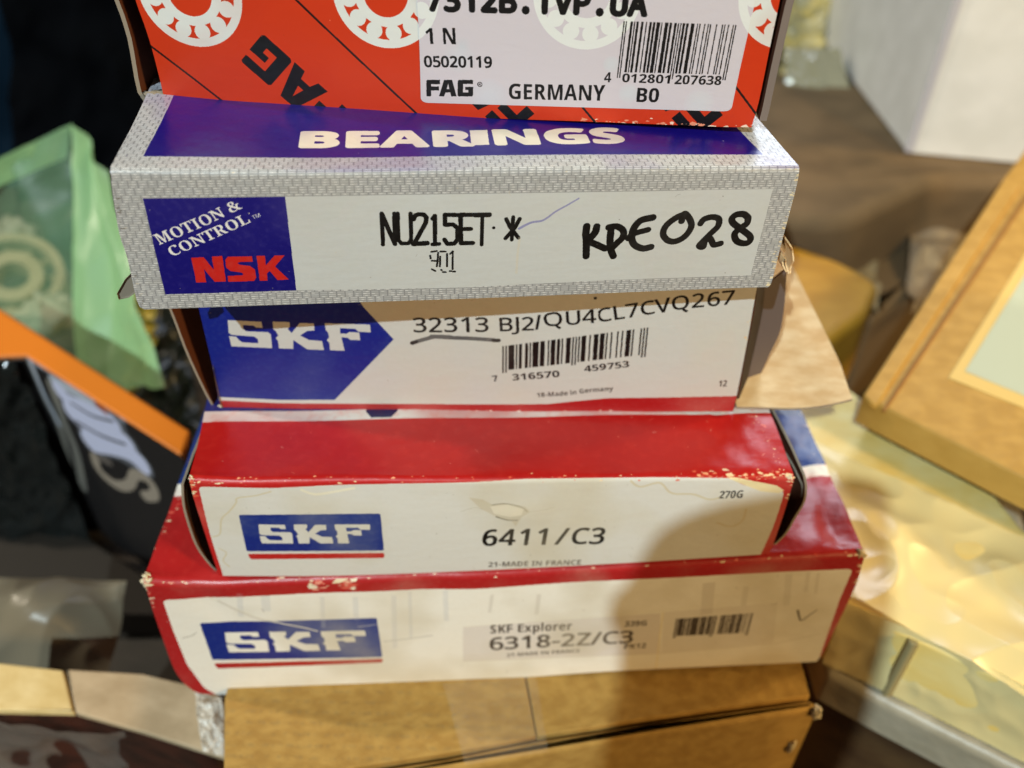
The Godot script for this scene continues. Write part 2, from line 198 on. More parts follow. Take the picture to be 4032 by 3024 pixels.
	db = pv([74.36, -5.85, 74.18, 1.63, 74.12, 11.84, 73.95, 23.07, 73.05, 31.05])
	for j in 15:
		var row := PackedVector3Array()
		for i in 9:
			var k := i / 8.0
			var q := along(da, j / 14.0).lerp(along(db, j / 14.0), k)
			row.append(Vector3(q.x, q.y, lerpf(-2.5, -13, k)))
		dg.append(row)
	part("dust_flap", board(dg, smooth_normals(dg), [], 0.6, plain(c8(38, 26, 22), 0.8), brown_inside), o)  # near-black sheet filling the end gap, coloured as its shade
	dg = []
	da = pv([74.36, -5.85, 74.18, 1.63, 74.12, 11.84, 73.95, 23.07, 73.05, 31.05])
	db = pv([77.40, -7.28, 78.13, -0.43, 79.35, 7.38, 80.59, 14.47, 80.46, 19.32, 79.71, 26.35, 78.30, 34.94])
	for j in 15:
		var row := PackedVector3Array()
		for i in 9:
			var k := i / 8.0
			var q := along(da, j / 14.0).lerp(along(db, j / 14.0), k)
			row.append(Vector3(q.x, q.y, lerpf(-13, -15, k)))
		dg.append(row)
	part("dust_flap", board(dg, smooth_normals(dg), [], 0.6, plain(c8(96, 86, 86), 0.55), brown_inside), o)
	var kg := []
	var ka := pv([68.66, -0.90, 74.98, -0.69, 82.12, -0.35, 89.40, -0.73, 95.82, -1.79, 100.00, -3.11])
	var kb := pv([100.89, -5.66, 101.27, -18.66, 100.29, -46.81, 99.27, -68.20])
	for j in 25:
		var row := PackedVector3Array()
		var kk := j / 24.0
		for i in 25:
			var u := i / 24.0
			var a := along(ka, u)
			var e := along(kb, kk)
			var f := along(ka, 1.0)
			var x := lerpf(ka[0].x, lerpf(a.x, ka[0].x + (a.x - ka[0].x) * (e.x - ka[0].x) / (f.x - ka[0].x), minf(1.0, kk * 8.0)), 1.0)
			var z := lerpf(a.y, -118.0, kk) if kk > 0.0 else a.y
			row.append(Vector3(x, 0.75 + 0.9 * u * u + 0.25 * sin(u * 9.0 + kk * 5.0) * u, z))
		kg.append(row)
	part("open_end_flap", board(kg, smooth_normals(kg), [], 0.7, kraft_board, board_grey), o).set_meta("label", "pale kraft inner face of the end flap lying open")
	
	# the silver and blue carton
	var f4 := Sheet.new(-70.3, -3.2, 70.0, 33.8, 14, c8(140, 142, 147))
	weave(f4, -70.3, -3.0, 70.0, 35.0, 5)
	f4.poly(pv([-35.28, 24.85, -2.54, 24.97, 37.93, 24.97, 61.74, 25.01, 61.81, 4.25, 29.08, 3.98, -2.41, 3.12, -35.50, 3.52]), c8(198, 203, 206))
	f4.poly(pv([-61.28, 24.85, -35.28, 24.85, -35.50, 3.52, -61.54, 3.33, -61.43, 14.02]), c8(16, 10, 112))
	f4.text(font("serif"), "MOTION &", pv([-60.29, 14.89, -51.21, 18.84, -43.49, 22.61]), 2.33, 2.10, c8(232, 232, 232), 0, 0)
	f4.text(font("serif"), "CONTROL", pv([-58.32, 12.18, -49.87, 16.08, -42.36, 19.57]), 2.19, 2.13, c8(232, 232, 232), 0, 0)
	f4.text(font("sans"), "TM", pv([-41.83, 20.19, -40.32, 20.79]), 0.77, 0.77, c8(220, 220, 224), 0, 0)
	f4.poly(pv([-54.93, 11.83, -52.53, 11.96, -51.06, 8.97, -50.96, 12.04, -48.91, 12.15, -49.15, 6.11, -51.38, 6.07, -52.95, 9.20, -53.01, 6.03, -54.99, 5.99]), c8(196, 34, 28))
	f4.poly(pv([-43.21, 11.96, -43.20, 10.66, -45.82, 10.63, -46.26, 10.39, -45.84, 10.03, -43.91, 9.70, -43.07, 8.81, -43.06, 6.93, -43.63, 6.07, -48.74, 5.99, -48.64, 7.46, -45.80, 7.50, -45.45, 7.81, -45.89, 8.17, -47.90, 8.57, -48.62, 9.40, -48.50, 11.20, -47.92, 11.92]), c8(196, 34, 28))
	f4.poly(pv([-42.34, 11.98, -40.71, 11.98, -40.80, 9.78, -38.86, 11.98, -36.88, 11.98, -39.05, 9.45, -36.68, 6.22, -38.97, 6.16, -40.23, 8.38, -40.87, 7.78, -40.93, 6.11, -42.51, 6.07]), c8(196, 34, 28))
	f4.stroke(pv([-17.27, 21.03, -17.34, 14.05]), 0.85, c8(13, 12, 13), false)
	f4.stroke(pv([-17.24, 20.90, -14.94, 14.12]), 0.95, c8(13, 12, 13), false)
	f4.stroke(pv([-14.83, 20.98, -14.94, 14.07]), 0.85, c8(13, 12, 13), false)
	f4.stroke(pv([-14.18, 20.97, -14.22, 15.03, -13.67, 14.22, -12.30, 14.19, -11.70, 14.97, -11.65, 20.92]), 0.85, c8(13, 12, 13), false)
	f4.stroke(pv([-11.08, 19.64, -10.76, 20.47, -10.08, 20.71, -9.07, 20.64, -8.56, 19.97, -8.72, 18.82, -10.91, 14.55]), 0.95, c8(13, 12, 13), false)
	f4.stroke(pv([-11.26, 14.08, -8.50, 14.18]), 1.1, c8(13, 12, 13), false)
	f4.stroke(pv([-7.35, 19.69, -6.89, 20.32, -6.95, 13.87]), 0.9, c8(13, 12, 13), false)
	f4.stroke(pv([-7.41, 13.88, -6.12, 13.96]), 0.9, c8(13, 12, 13), false)
	f4.stroke(pv([-2.35, 20.41, -4.89, 20.51, -4.90, 18.30, -3.30, 18.32, -2.42, 17.52, -2.40, 14.88, -3.05, 13.96, -4.45, 13.92, -5.02, 14.94]), 0.95, c8(13, 12, 13), false)
	f4.stroke(pv([0.69, 20.40, -1.82, 20.45, -1.70, 14.01, 0.73, 14.01]), 0.95, c8(13, 12, 13), false)
	f4.stroke(pv([-1.73, 17.24, 0.28, 17.25]), 0.9, c8(13, 12, 13), false)
	f4.stroke(pv([1.08, 20.34, 3.89, 20.34]), 1.1, c8(13, 12, 13), false)
	f4.stroke(pv([2.52, 20.37, 2.52, 13.56]), 0.8, c8(13, 12, 13), false)
	f4.disc(Vector2(4.86, 17.41), 0.34, c8(13, 12, 13))
	f4.stroke(pv([8.71, 19.75, 8.65, 14.57]), 0.8, c8(13, 12, 13), false)
	f4.stroke(pv([7.32, 19.34, 8.16, 17.55, 10.00, 14.99]), 0.85, c8(13, 12, 13), false)
	f4.stroke(pv([10.05, 19.34, 9.22, 17.40, 7.36, 14.92]), 0.85, c8(13, 12, 13), false)
	f4.stroke(pv([-7.71, 12.12, -6.59, 12.30]), 0.42, c8(13, 12, 13), false)
	f4.stroke(pv([-7.96, 11.25, -7.85, 10.57]), 0.42, c8(13, 12, 13), false)
	f4.stroke(pv([-7.63, 9.99, -6.69, 9.96]), 0.42, c8(13, 12, 13), false)
	f4.stroke(pv([-6.32, 11.89, -6.45, 9.85, -6.63, 8.61]), 0.42, c8(13, 12, 13), false)
	f4.stroke(pv([-7.65, 7.94, -6.95, 7.50]), 0.42, c8(13, 12, 13), false)
	f4.stroke(pv([-5.85, 12.15, -4.80, 12.12]), 0.42, c8(13, 12, 13), false)
	f4.stroke(pv([-5.90, 10.93, -5.99, 8.59]), 0.42, c8(13, 12, 13), false)
	f4.stroke(pv([-4.52, 11.57, -4.52, 8.55]), 0.42, c8(13, 12, 13), false)
	f4.stroke(pv([-5.76, 7.75, -5.59, 7.66]), 0.42, c8(13, 12, 13), false)
	f4.stroke(pv([-5.36, 7.20, -4.81, 7.13]), 0.42, c8(13, 12, 13), false)
	f4.stroke(pv([-3.86, 11.55, -3.33, 12.17, -3.36, 7.82]), 0.42, c8(13, 12, 13), false)
	f4.stroke(pv([-3.98, 7.36, -3.62, 7.35]), 0.42, c8(13, 12, 13), false)
	f4.stroke(pv([-3.26, 7.20, -2.84, 7.24]), 0.42, c8(13, 12, 13), false)
	f4.stroke(pv([10.05, 17.12, 11.30, 17.88, 12.67, 18.50, 14.52, 18.78, 15.87, 19.61, 17.18, 20.75, 19.62, 22.25, 21.71, 23.59]), 0.55, c8(140, 142, 186), true, 0.3)
	f4.stroke(pv([23.92, 17.35, 23.91, 15.55, 24.20, 13.81, 24.53, 10.19]), 1.55, c8(13, 12, 13), true)
	f4.stroke(pv([26.03, 17.22, 25.86, 15.94, 24.97, 14.58, 24.20, 13.81]), 1.55, c8(13, 12, 13), true)
	f4.stroke(pv([24.27, 13.90, 26.09, 13.11, 28.36, 11.96]), 1.55, c8(13, 12, 13), true)
	f4.stroke(pv([29.08, 16.72, 29.21, 13.69, 29.71, 11.48, 30.36, 10.04]), 1.55, c8(13, 12, 13), true)
	f4.stroke(pv([28.55, 16.95, 30.26, 17.13, 31.75, 16.02, 31.75, 14.51, 30.75, 13.22, 29.73, 11.92]), 1.4725, c8(13, 12, 13), true)
	f4.stroke(pv([32.95, 14.26, 33.98, 15.32, 36.97, 16.21]), 1.3175, c8(13, 12, 13), true)
	f4.stroke(pv([37.55, 19.02, 35.10, 18.39, 33.88, 16.62, 33.71, 14.46, 34.54, 12.69, 36.44, 11.75, 38.17, 12.07]), 1.55, c8(13, 12, 13), true)
	f4.stroke(pv([44.00, 19.61, 42.22, 18.67, 40.56, 16.91, 40.36, 14.96, 41.71, 13.48, 43.51, 13.35, 45.27, 14.63, 46.07, 16.79, 45.36, 18.52, 44.09, 19.73, 43.77, 18.04]), 1.4260000000000002, c8(13, 12, 13), true)
	f4.stroke(pv([47.92, 17.40, 48.52, 18.37, 50.19, 18.85, 51.68, 18.31, 51.81, 16.66, 50.57, 14.95, 48.99, 12.78, 48.66, 11.98, 49.58, 11.78, 49.73, 13.12, 50.58, 13.85, 51.41, 12.72, 51.92, 12.17, 53.26, 12.50]), 1.395, c8(13, 12, 13), true)
	f4.stroke(pv([57.97, 18.48, 56.78, 19.36, 55.22, 19.26, 54.47, 18.34, 55.06, 17.25, 56.95, 15.90, 59.11, 14.31, 59.66, 13.32, 59.13, 12.44, 57.71, 12.48, 56.44, 13.27, 55.86, 14.83, 56.90, 16.12, 57.98, 17.18, 57.97, 18.48]), 1.4725, c8(13, 12, 13), true)
	f4.stroke(pv([10.27, 15.12, 10.02, 10.78, 10.00, 6.30]), 0.5, c8(206, 200, 184, 0.5), false)
	f4.age(41, 0.04, 0.20, c8(190, 184, 174))
	f4.age(94, 1.6, 0.11, c8(186, 188, 188))
	f4.specks(46, 0.2, [c8(170, 166, 160), c8(140, 138, 136), c8(200, 192, 176)], 8)
	f4.chips(Vector2(-65.93, 30.79), Vector2(66.36, 29.61), 40, 0.3, 0.3, [c8(222, 210, 186), c8(200, 190, 170)], 93)
	f4.chips(Vector2(66.49, 0.89), Vector2(66.36, 29.61), 60, 0.35, 0.3, [c8(232, 220, 184), c8(222, 206, 170)], 94)
	f4.chips(Vector2(-66.36, -0.23), Vector2(-65.93, 30.79), 30, 0.35, 0.2, [c8(120, 116, 112), c8(196, 190, 180)], 95)
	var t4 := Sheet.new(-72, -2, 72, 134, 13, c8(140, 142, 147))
	weave(t4, -72.0, -2.0, 72.0, 46.0, 6, 1.16)  # brighter print on top stands in for lamp sheen on silver ink
	t4.poly(pv([-61.19, 5.85, 60.57, 5.82, 45.50, 120.00, -60.05, 120.00]), c8(23, 15, 122))
	t4.text(font("bold"), "BEAR", pv([-32.59, 10.53, 1.44, 10.42]), 6.90, 6.90, c8(236, 230, 212), 0.42, 0)
	t4.poly(pv([1.26, 17.70, 4.92, 17.82, 4.66, 10.68, 1.04, 10.59]), c8(236, 230, 212))
	t4.text(font("bold"), "NGS", pv([6.23, 10.73, 19.39, 10.89, 32.67, 11.30]), 6.90, 6.90, c8(236, 230, 212), 0.42, 0)
	t4.age(42, 0.06, 0.35, c8(70, 40, 140))
	t4.specks(70, 0.25, [c8(150, 140, 190), c8(210, 206, 220), c8(110, 96, 160)], 9)
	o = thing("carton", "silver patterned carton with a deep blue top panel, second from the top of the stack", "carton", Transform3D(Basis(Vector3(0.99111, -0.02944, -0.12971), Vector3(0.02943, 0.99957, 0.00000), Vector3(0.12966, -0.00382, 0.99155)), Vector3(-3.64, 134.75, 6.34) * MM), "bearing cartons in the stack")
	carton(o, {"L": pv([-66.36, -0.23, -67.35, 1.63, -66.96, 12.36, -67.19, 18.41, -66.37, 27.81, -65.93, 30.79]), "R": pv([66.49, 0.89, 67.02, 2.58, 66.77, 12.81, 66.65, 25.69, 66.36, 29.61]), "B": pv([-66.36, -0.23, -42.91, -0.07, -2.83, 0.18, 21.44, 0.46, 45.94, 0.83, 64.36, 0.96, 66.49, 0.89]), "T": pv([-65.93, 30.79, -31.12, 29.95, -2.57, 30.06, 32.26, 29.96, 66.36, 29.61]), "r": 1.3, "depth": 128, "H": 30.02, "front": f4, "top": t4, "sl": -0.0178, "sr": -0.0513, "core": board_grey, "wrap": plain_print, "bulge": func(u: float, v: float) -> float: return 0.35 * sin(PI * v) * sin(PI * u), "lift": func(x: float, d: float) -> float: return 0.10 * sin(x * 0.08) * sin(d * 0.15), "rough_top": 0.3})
	end_flap(o, "end_flap", pv([-65.86, -0.23, -66.85, 1.63, -66.46, 12.36, -66.69, 18.41, -65.87, 27.81, -65.43, 29.39]), -0.9, -124.0, -67.1, brown_inside, board_grey)
	end_flap_r(o, "end_flap", pv([65.99, 0.89, 66.52, 2.58, 66.27, 12.81, 66.15, 25.69, 65.86, 28.21]), -0.9, -124.0, 59.0, brown_inside, board_grey)
	ribbon(o, "torn_strip", pv([69.54, 10.59, 70.87, 8.71, 71.38, 6.19, 71.55, 3.31, 69.71, 7.18, 69.47, 5.29, 71.20, 3.00, 71.81, 3.95]), -6.5, -2.0, 0.35, kraft_board)
	var tab := prism(pv([-68.67, 5.55, -70.16, 4.15, -72.49, 0.80, -72.44, -0.70, -70.36, -0.27, -68.46, 1.16]), -0.5, 0.0, 0.2, 0.0, board_grey)
	var tab_o := part("torn_tab", tab, o)
	tab_o.transform = Transform3D(Basis(Vector3(1, 0, 0), Vector3(0, 0, -1), Vector3(0, 1, 0)), Vector3(0, 0, -0.005))
	
	# the orange red carton on top
	var f5 := Sheet.new(-68.5, -4.7, 67.3, 42.0, 13, c8(204, 56, 20))
	ring_print(f5, Vector2(-52.18, 23.12), 10.48, c8(222, 226, 224), c8(204, 56, 20))
	ring_print(f5, Vector2(-12.87, 24.45), 10.48, c8(222, 226, 224), c8(204, 56, 20))
	ring_print(f5, Vector2(26.44, 25.77), 10.48, c8(222, 226, 224), c8(204, 56, 20))
	ring_print(f5, Vector2(65.74, 27.10), 10.48, c8(222, 226, 224), c8(204, 56, 20))
	f5.stroke(pv([-62.85, 12.34, -43.09, -4.63]), 0.42, c8(13, 12, 13), false)
	f5.stroke(pv([-32.84, 24.71, -2.95, -4.85]), 0.42, c8(13, 12, 13), false)
	f5.stroke(pv([25.06, 5.33, 34.06, -4.61]), 0.42, c8(13, 12, 13), false)
	f5.stroke(pv([55.69, 11.14, 66.20, -0.16]), 0.42, c8(13, 12, 13), false)
	for k in 4:
		block_letters(f5, Vector2(-22.31, 0.01) + Vector2(39.31, 1.33) * k, Vector2(-5.50, 5.36), Vector2(-5.76, -5.71), c8(13, 12, 13), c8(204, 56, 20))
	f5.age(51, 0.05, 0.22, c8(170, 40, 24))
	f5.chips(Vector2(-63.01, 0.87), Vector2(-54.50, -0.35), 60, 0.6, 0.5, [c8(226, 160, 140), c8(240, 220, 206), c8(180, 40, 24)], 96)
	f5.chips(Vector2(27.58, 0.11), Vector2(62.63, 0.37), 50, 0.5, 0.35, [c8(230, 150, 120), c8(240, 214, 196)], 97)
	f5.specks(40, 0.2, [c8(236, 130, 100), c8(160, 36, 22)], 10)
	var t5 := Sheet.new(-80, -2, 80, 60, 3, c8(214, 58, 30))
	o = thing("carton", "orange red carton with black diagonal lettering and a white label, top of the stack", "carton", Transform3D(Basis(Vector3(0.99880, -0.00114, 0.04892), Vector3(0.00114, 1.00000, 0.00000), Vector3(-0.04892, 0.00006, 0.99880)), Vector3(-7.37, 164.76, -18.28) * MM), "bearing cartons in the stack")
	carton(o, {"L": pv([-63.01, 0.87, -62.82, 5.03, -62.69, 12.36, -63.05, 18.03, -63.47, 21.45, -64.47, 38.00]), "R": pv([62.63, 0.37, 63.09, 6.47, 63.12, 17.78, 63.19, 25.92, 63.25, 38.00]), "B": pv([-63.01, 0.87, -54.50, -0.35, -32.39, -0.70, -4.91, -0.24, 27.58, 0.11, 54.33, 0.17, 62.63, 0.37]), "T": pv([-64.47, 38.00, -0.61, 38.00, 63.25, 38.00]), "r": 1.4, "depth": 128, "H": 38.00, "front": f5, "top": t5, "sl": 0.0000, "sr": 0.0000, "core": board_grey, "wrap": plain_print, "bulge": func(u: float, v: float) -> float: return 0.5 * sin(PI * v) * sin(PI * u) - 0.9 * exp(-pow(u * 14.0, 2.0)) * exp(-pow(v * 4.0, 2.0)), "lift": func(x: float, d: float) -> float: return 0.0})
	end_flap(o, "end_flap", pv([-67.10, -0.21, -67.89, 0.59, -67.90, 4.36, -67.29, 11.01, -67.20, 14.37, -67.78, 20.83, -70.78, 38.00]), -1.6, -124.0, -62.0, brown_inside, board_grey, 0.9)
	tuft(o, "torn_corner", Vector3(-64.9, 1.6, -1.6), Vector3(3.0, 0.9, 1.2), 9, board_grey)
	end_flap_r(o, "end_flap", pv([64.27, 1.40, 64.36, 3.65, 64.41, 13.00, 64.57, 20.45, 64.70, 25.62, 65.70, 38.00]), -1.2, -124.0, 62.0, brown_inside, plain(c8(122, 110, 104), 0.8), 1.5)
	# white label on its front
	var fl := Sheet.new(-7.06, 2.85, 58.97, 34.74, 16, c8(208, 202, 212))
	ring_print(fl, Vector2(-12.87, 24.45), 10.48, c8(226, 230, 230), c8(208, 202, 212))
	ring_print(fl, Vector2(26.44, 25.77), 10.48, c8(226, 230, 230), c8(208, 202, 212))
	ring_print(fl, Vector2(65.74, 27.10), 10.48, c8(226, 230, 230), c8(208, 202, 212))
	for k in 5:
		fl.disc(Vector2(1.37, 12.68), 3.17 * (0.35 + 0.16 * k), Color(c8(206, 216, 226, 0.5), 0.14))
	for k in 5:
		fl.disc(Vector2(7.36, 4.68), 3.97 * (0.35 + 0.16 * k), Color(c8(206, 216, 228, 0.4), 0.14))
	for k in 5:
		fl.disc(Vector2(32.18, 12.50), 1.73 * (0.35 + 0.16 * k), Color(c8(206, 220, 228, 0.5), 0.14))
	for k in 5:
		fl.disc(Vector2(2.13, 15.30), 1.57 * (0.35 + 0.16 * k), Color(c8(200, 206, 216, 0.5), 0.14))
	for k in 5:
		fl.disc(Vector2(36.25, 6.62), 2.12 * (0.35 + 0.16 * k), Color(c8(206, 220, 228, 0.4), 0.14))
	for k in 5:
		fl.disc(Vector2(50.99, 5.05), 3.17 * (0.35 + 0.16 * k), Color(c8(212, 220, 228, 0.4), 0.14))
	fl.text(font("mono"), "7312B.TVP.UA", pv([-4.64, 21.84, 14.80, 22.08, 38.01, 22.27]), 4.09, 4.09, c8(13, 12, 13), 0.36, 0)
	fl.text(font("bold"), "1 N", pv([-5.28, 15.19, 0.73, 15.39]), 3.16, 3.16, c8(13, 12, 13), 0, 0)
	fl.text(font("sans"), "05020119", pv([-5.78, 10.54, 7.95, 10.94]), 2.18, 2.18, c8(13, 12, 13), 0.1, 0)
	block_letters(fl, Vector2(-5.78, 4.24), Vector2(3.31, 0.13), Vector2(0.16, 3.55), c8(13, 12, 13), c8(208, 202, 212))
	fl.disc(Vector2(5.49, 7.27), 0.54, c8(13, 12, 13))
	fl.disc(Vector2(5.49, 7.27), 0.39, c8(208, 202, 212))
	fl.text(font("bold"), "R", pv([5.24, 6.97, 5.78, 6.99]), 0.54, 0.54, c8(13, 12, 13), 0, 0)
	fl.text(font("bold"), "GERMANY", pv([11.58, 4.37, 31.43, 4.84]), 3.28, 3.28, c8(13, 12, 13), 0, 0)
	fl.text(font("bold"), "B0", pv([38.04, 4.86, 42.56, 4.91]), 2.99, 2.99, c8(13, 12, 13), 0, 0)
	fl.bars("4012801207638", Vector2(33.84, 21.07), Vector2(55.81, 21.03), Vector2(33.57, 10.98), Vector2(55.59, 11.27), 0.12, c8(13, 12, 13), 0.98)
	fl.text(font("bold"), "4", pv([31.03, 8.78, 32.44, 8.80]), 2.10, 2.10, c8(13, 12, 13), 0, 0)
	fl.text(font("bold"), "012801", pv([34.68, 8.93, 44.37, 8.97]), 1.78, 1.78, c8(13, 12, 13), 0, 0)
	fl.text(font("bold"), "207638", pv([45.36, 8.94, 54.78, 9.08]), 1.85, 1.85, c8(13, 12, 13), 0, 0)
	var lb := pv([-7.06, 32.45, -6.66, 17.52, -7.03, 2.85])
	var rb := pv([58.97, 34.74, 58.08, 14.58, 57.78, 3.64])
	var lg := []
	var lu := []
	for j in 31:
		var row := PackedVector3Array()
		var ur := PackedVector2Array()
		for i in 25:
			var v := 1.0 - (0.06 * j / 18.0 if j < 18 else 0.06 + 0.94 * (j - 18) / 12.0)
			var u := i / 24.0
			var inset := 0.0 if v < 0.94 else (v - 0.94) / 0.06
			var pl := along(lb, v)
			var pr := along(rb, v)
			var q := pl.lerp(pr, u)
			if v > 0.94:
				var cut := 1.6 * (1.0 - sqrt(maxf(0.0, 1.0 - inset * inset)))
				q.x = clampf(q.x, pl.x + cut, pr.x - cut)
			row.append(Vector3(q.x, q.y, 0.5 * sin(PI * clampf(q.y / 38.0, 0.0, 1.0)) * sin(PI * clampf((q.x + 66.0) / 132.0, 0.0, 1.0)) + 0.14))
			ur.append(fl.uv(q.x, q.y))
		lg.append(row)
		lu.append(ur)
	part("label", board(lg, smooth_normals(lg), lu, 0.1, printed(fl, 0.45), plain(c8(224, 215, 215))), o.get_node("front_panel")).set_meta("label", "white paper label with part number and bar code")
	
	# ---------------- what the stack stands on and what lies about it
	var dark_table := mottled(lin(0.025, 0.017, 0.010), lin(0.045, 0.03, 0.018), 61, 3.0, 0.8, 0.05)
	var g := thing("ground", "dark brown bench top under the heap of cartons", "bench")
	g.remove_meta("category")
	g.set_meta("kind", "structure")
	part("bench_top", prism(pv([-1500, -1600, 1500, -1600, 1500, 700, -1500, 700]), -170.0, -130.0, 3.0, 0.0, dark_table), g)
	var kraft := mottled(c8(158, 121, 56), c8(174, 138, 70), 62, 24.0, 0.8, 0.02)
	var kraft_dark := mottled(c8(140, 96, 48), c8(160, 114, 62), 63, 9.0, 0.75, 0.02)
	o = thing("support_carton", "brown kraft carton with a lifted front flap, directly under the stack", "carton")
	part("body", prism(pv([-75.74, -165.00, 93.20, -165.00, 93.20, 15.56, 63.34, 20.66, 43.84, 24.02, 11.80, 29.79, -14.99, 36.11, -40.98, 40.89, -68.72, 47.89, -75.74, 21.23]), -130.0, -6.0, 0.5, 0.0, kraft_dark), o)
	part("top_flap", prism(pv([-77.74, -170.00, 3.09, -170.00, 11.94, 12.82, 15.05, 31.37, -10.99, 37.11, -36.98, 41.89, -70.72, 48.89, -77.74, 21.23]), -4.0, -0.15, 0.5, 0.0, printed_kraft(kraft)), o)
	part("top_flap", prism(pv([4.09, -170.00, 95.20, -170.00, 98.20, 8.19, 98.10, 16.56, 67.34, 21.66, 47.84, 25.02, 15.55, 31.37, 12.44, 12.82]), -4.0, -0.15, 0.5, 0.0, kraft), o)
	part("front_panel", prism(pv([98.10, 17.56, 67.34, 22.66, 47.84, 26.02, 15.80, 31.79, -10.99, 38.11, -36.98, 42.89, -70.72, 49.89, -70.72, 54.04, -27.93, 45.88, 7.09, 38.22, 48.38, 29.14, 74.22, 25.39, 86.71, 23.02, 100.07, 19.69]), -130.0, -0.6, 2.2, 0.0, kraft), o)
	tuft(o, "torn_corner", Vector3(99.6, -3.0, 20.2), Vector3(1.8, 3.0, 2.4), 21, fibre)
	tuft(o, "torn_corner", Vector3(96.1, -22.0, 20.7), Vector3(1.4, 4.0, 2.2), 22, fibre)
	var smudge := plain(c8(128, 104, 62), 0.8)
	var film := StandardMaterial3D.new()
	film.transparency = BaseMaterial3D.TRANSPARENCY_ALPHA
	film.albedo_color = Color(0.90, 0.88, 0.84, 0.42)
	film.roughness = 0.3
	film.metallic_specular = 0.7
	part("packing_tape", board([PackedVector3Array([Vector3(-5.0, 0.2, 40.5), Vector3(18.6, 0.2, 36.2)]), PackedVector3Array([Vector3(-12.9, 0.2, 15.3), Vector3(15.2, 0.2, 12.0)])], [PackedVector3Array([Vector3.UP, Vector3.UP]), PackedVector3Array([Vector3.UP, Vector3.UP])], [], 0.0, pane(Color(0.95, 0.9, 0.8, 0.05), 0.10), kraft), o)
	var black_card := plain(lin(0.013, 0.012, 0.013), 0.36)
	o = thing("lettered_carton", "black carton with an orange top and slanted pale lettering, beside the stack", "carton")
	part("body", prism(pv([-207.55, -139.81, -120.09, -79.14, -121.96, -94.19, -234.71, -174.67, -262.13, -194.07, -235.16, -137.08]), -116.3, -1.6, 0.8, 1.5, black_card), o)
	part("top_panel", prism(pv([-207.55, -139.81, -120.09, -79.14, -121.96, -94.19, -234.71, -174.67, -262.13, -194.07, -235.16, -137.08]), -1.55, 0.0, 1.3, 1.0, plain(c8(222, 122, 26), 0.5)), o)
	var ls := Sheet.new(0, -116.3, 106.4, 0, 9, c8(26, 24, 25))
	ls.stroke(pv([0.90, 2.69, 16.60, 2.07, 47.43, 7.17, 67.99, 0.88]), 8.204878945277377, c8(92, 94, 100), true)
	ls.stroke(pv([21.86, -9.04, 46.16, -8.62, 61.61, -6.77]), 13.912620820252945, c8(92, 94, 100), true)
	ls.stroke(pv([24.63, -20.02, 42.92, -20.06, 65.99, -15.62]), 14.982822421810864, c8(92, 94, 100), true)
	ls.stroke(pv([30.61, -34.30, 51.31, -25.33, 71.13, -24.26]), 15.69629015618281, c8(92, 94, 100), true)
	ls.stroke(pv([1.36, 2.48, 1.06, -19.55, 4.76, -39.12, -0.40, -63.06, -8.16, -88.27]), 4.637540273417648, c8(120, 116, 108), true)
	ls.stroke(pv([3.08, 2.43, 2.72, -18.71, 5.48, -37.76]), 3.2106048046737565, c8(176, 180, 190), true)
	ls.stroke(pv([14.31, -9.33, 11.89, -32.38, 11.29, -52.17, 2.09, -81.86]), 6.421209609347513, c8(120, 116, 108), true)
	ls.stroke(pv([1.36, 2.48, 11.71, 1.42, 29.15, 4.77, 47.43, 7.17, 61.22, 5.98, 68.22, 1.42]), 5.351008007789594, c8(176, 180, 190), true)
	ls.stroke(pv([18.58, -4.62, 33.86, -2.98, 46.59, -3.25, 56.41, -2.34]), 6.06447574216154, c8(176, 180, 190), true)
	ls.stroke(pv([21.09, -9.43, 27.59, -13.12, 43.30, -10.13, 59.16, -7.67]), 10.702016015579188, c8(196, 198, 224), true)
	ls.stroke(pv([23.86, -20.43, 32.75, -22.92, 49.38, -20.08, 64.89, -15.81]), 11.415483749951134, c8(196, 198, 224), true)
	ls.stroke(pv([30.61, -34.30, 48.97, -25.75, 62.40, -21.69, 70.70, -24.06]), 12.485685351509053, c8(196, 198, 224), true)
	ls.stroke(pv([27.59, -13.12, 42.18, -12.47, 59.66, -6.54]), 1.4269354687438918, c8(60, 60, 66), true)
	ls.stroke(pv([24.73, -25.44, 43.58, -23.31, 63.03, -17.75]), 1.6053024023368783, c8(50, 50, 54), true)
	ls.stroke(pv([26.80, 4.47, 42.95, 6.58, 51.66, 5.20]), 5.351008007789594, c8(104, 88, 84), true)
	ls.stroke(pv([51.63, -1.48, 56.41, -2.34]), 4.280806406231675, c8(150, 70, 40), true)
	ls.stroke(pv([29.02, -44.83, 27.70, -52.54, 32.86, -56.47, 42.38, -55.64, 53.58, -47.68, 61.17, -37.21, 69.04, -33.36, 74.31, -35.74, 72.77, -42.43, 63.83, -49.11]), 6.06447574216154, c8(150, 138, 124), true)
	ls.stroke(pv([32.18, -42.98, 42.11, -41.00]), 3.9240725390457025, c8(100, 92, 86), true)
	part("lettering", board([PackedVector3Array([Vector3(-207.7, -116.3, -139.6), Vector3(-120.2, -116.3, -78.9)]), PackedVector3Array([Vector3(-207.7, 0.0, -139.6), Vector3(-120.2, 0.0, -78.9)])], [PackedVector3Array([Vector3(-0.5700, -0.0000, 0.8217), Vector3(-0.5700, -0.0000, 0.8217)]), PackedVector3Array([Vector3(-0.5700, -0.0000, 0.8217), Vector3(-0.5700, -0.0000, 0.8217)])], [PackedVector2Array([Vector2(0, 1), Vector2(1, 1)]), PackedVector2Array([Vector2(0, 0), Vector2(1, 0)])], 0.0, printed(ls, 0.45), black_card), o)
	var slick := plain(lin(0.007, 0.009, 0.0085), 0.13, 0.6)
	o = thing("black_plastic_wrap", "glossy black plastic wrap around the end of the lettered carton", "plastic wrap")
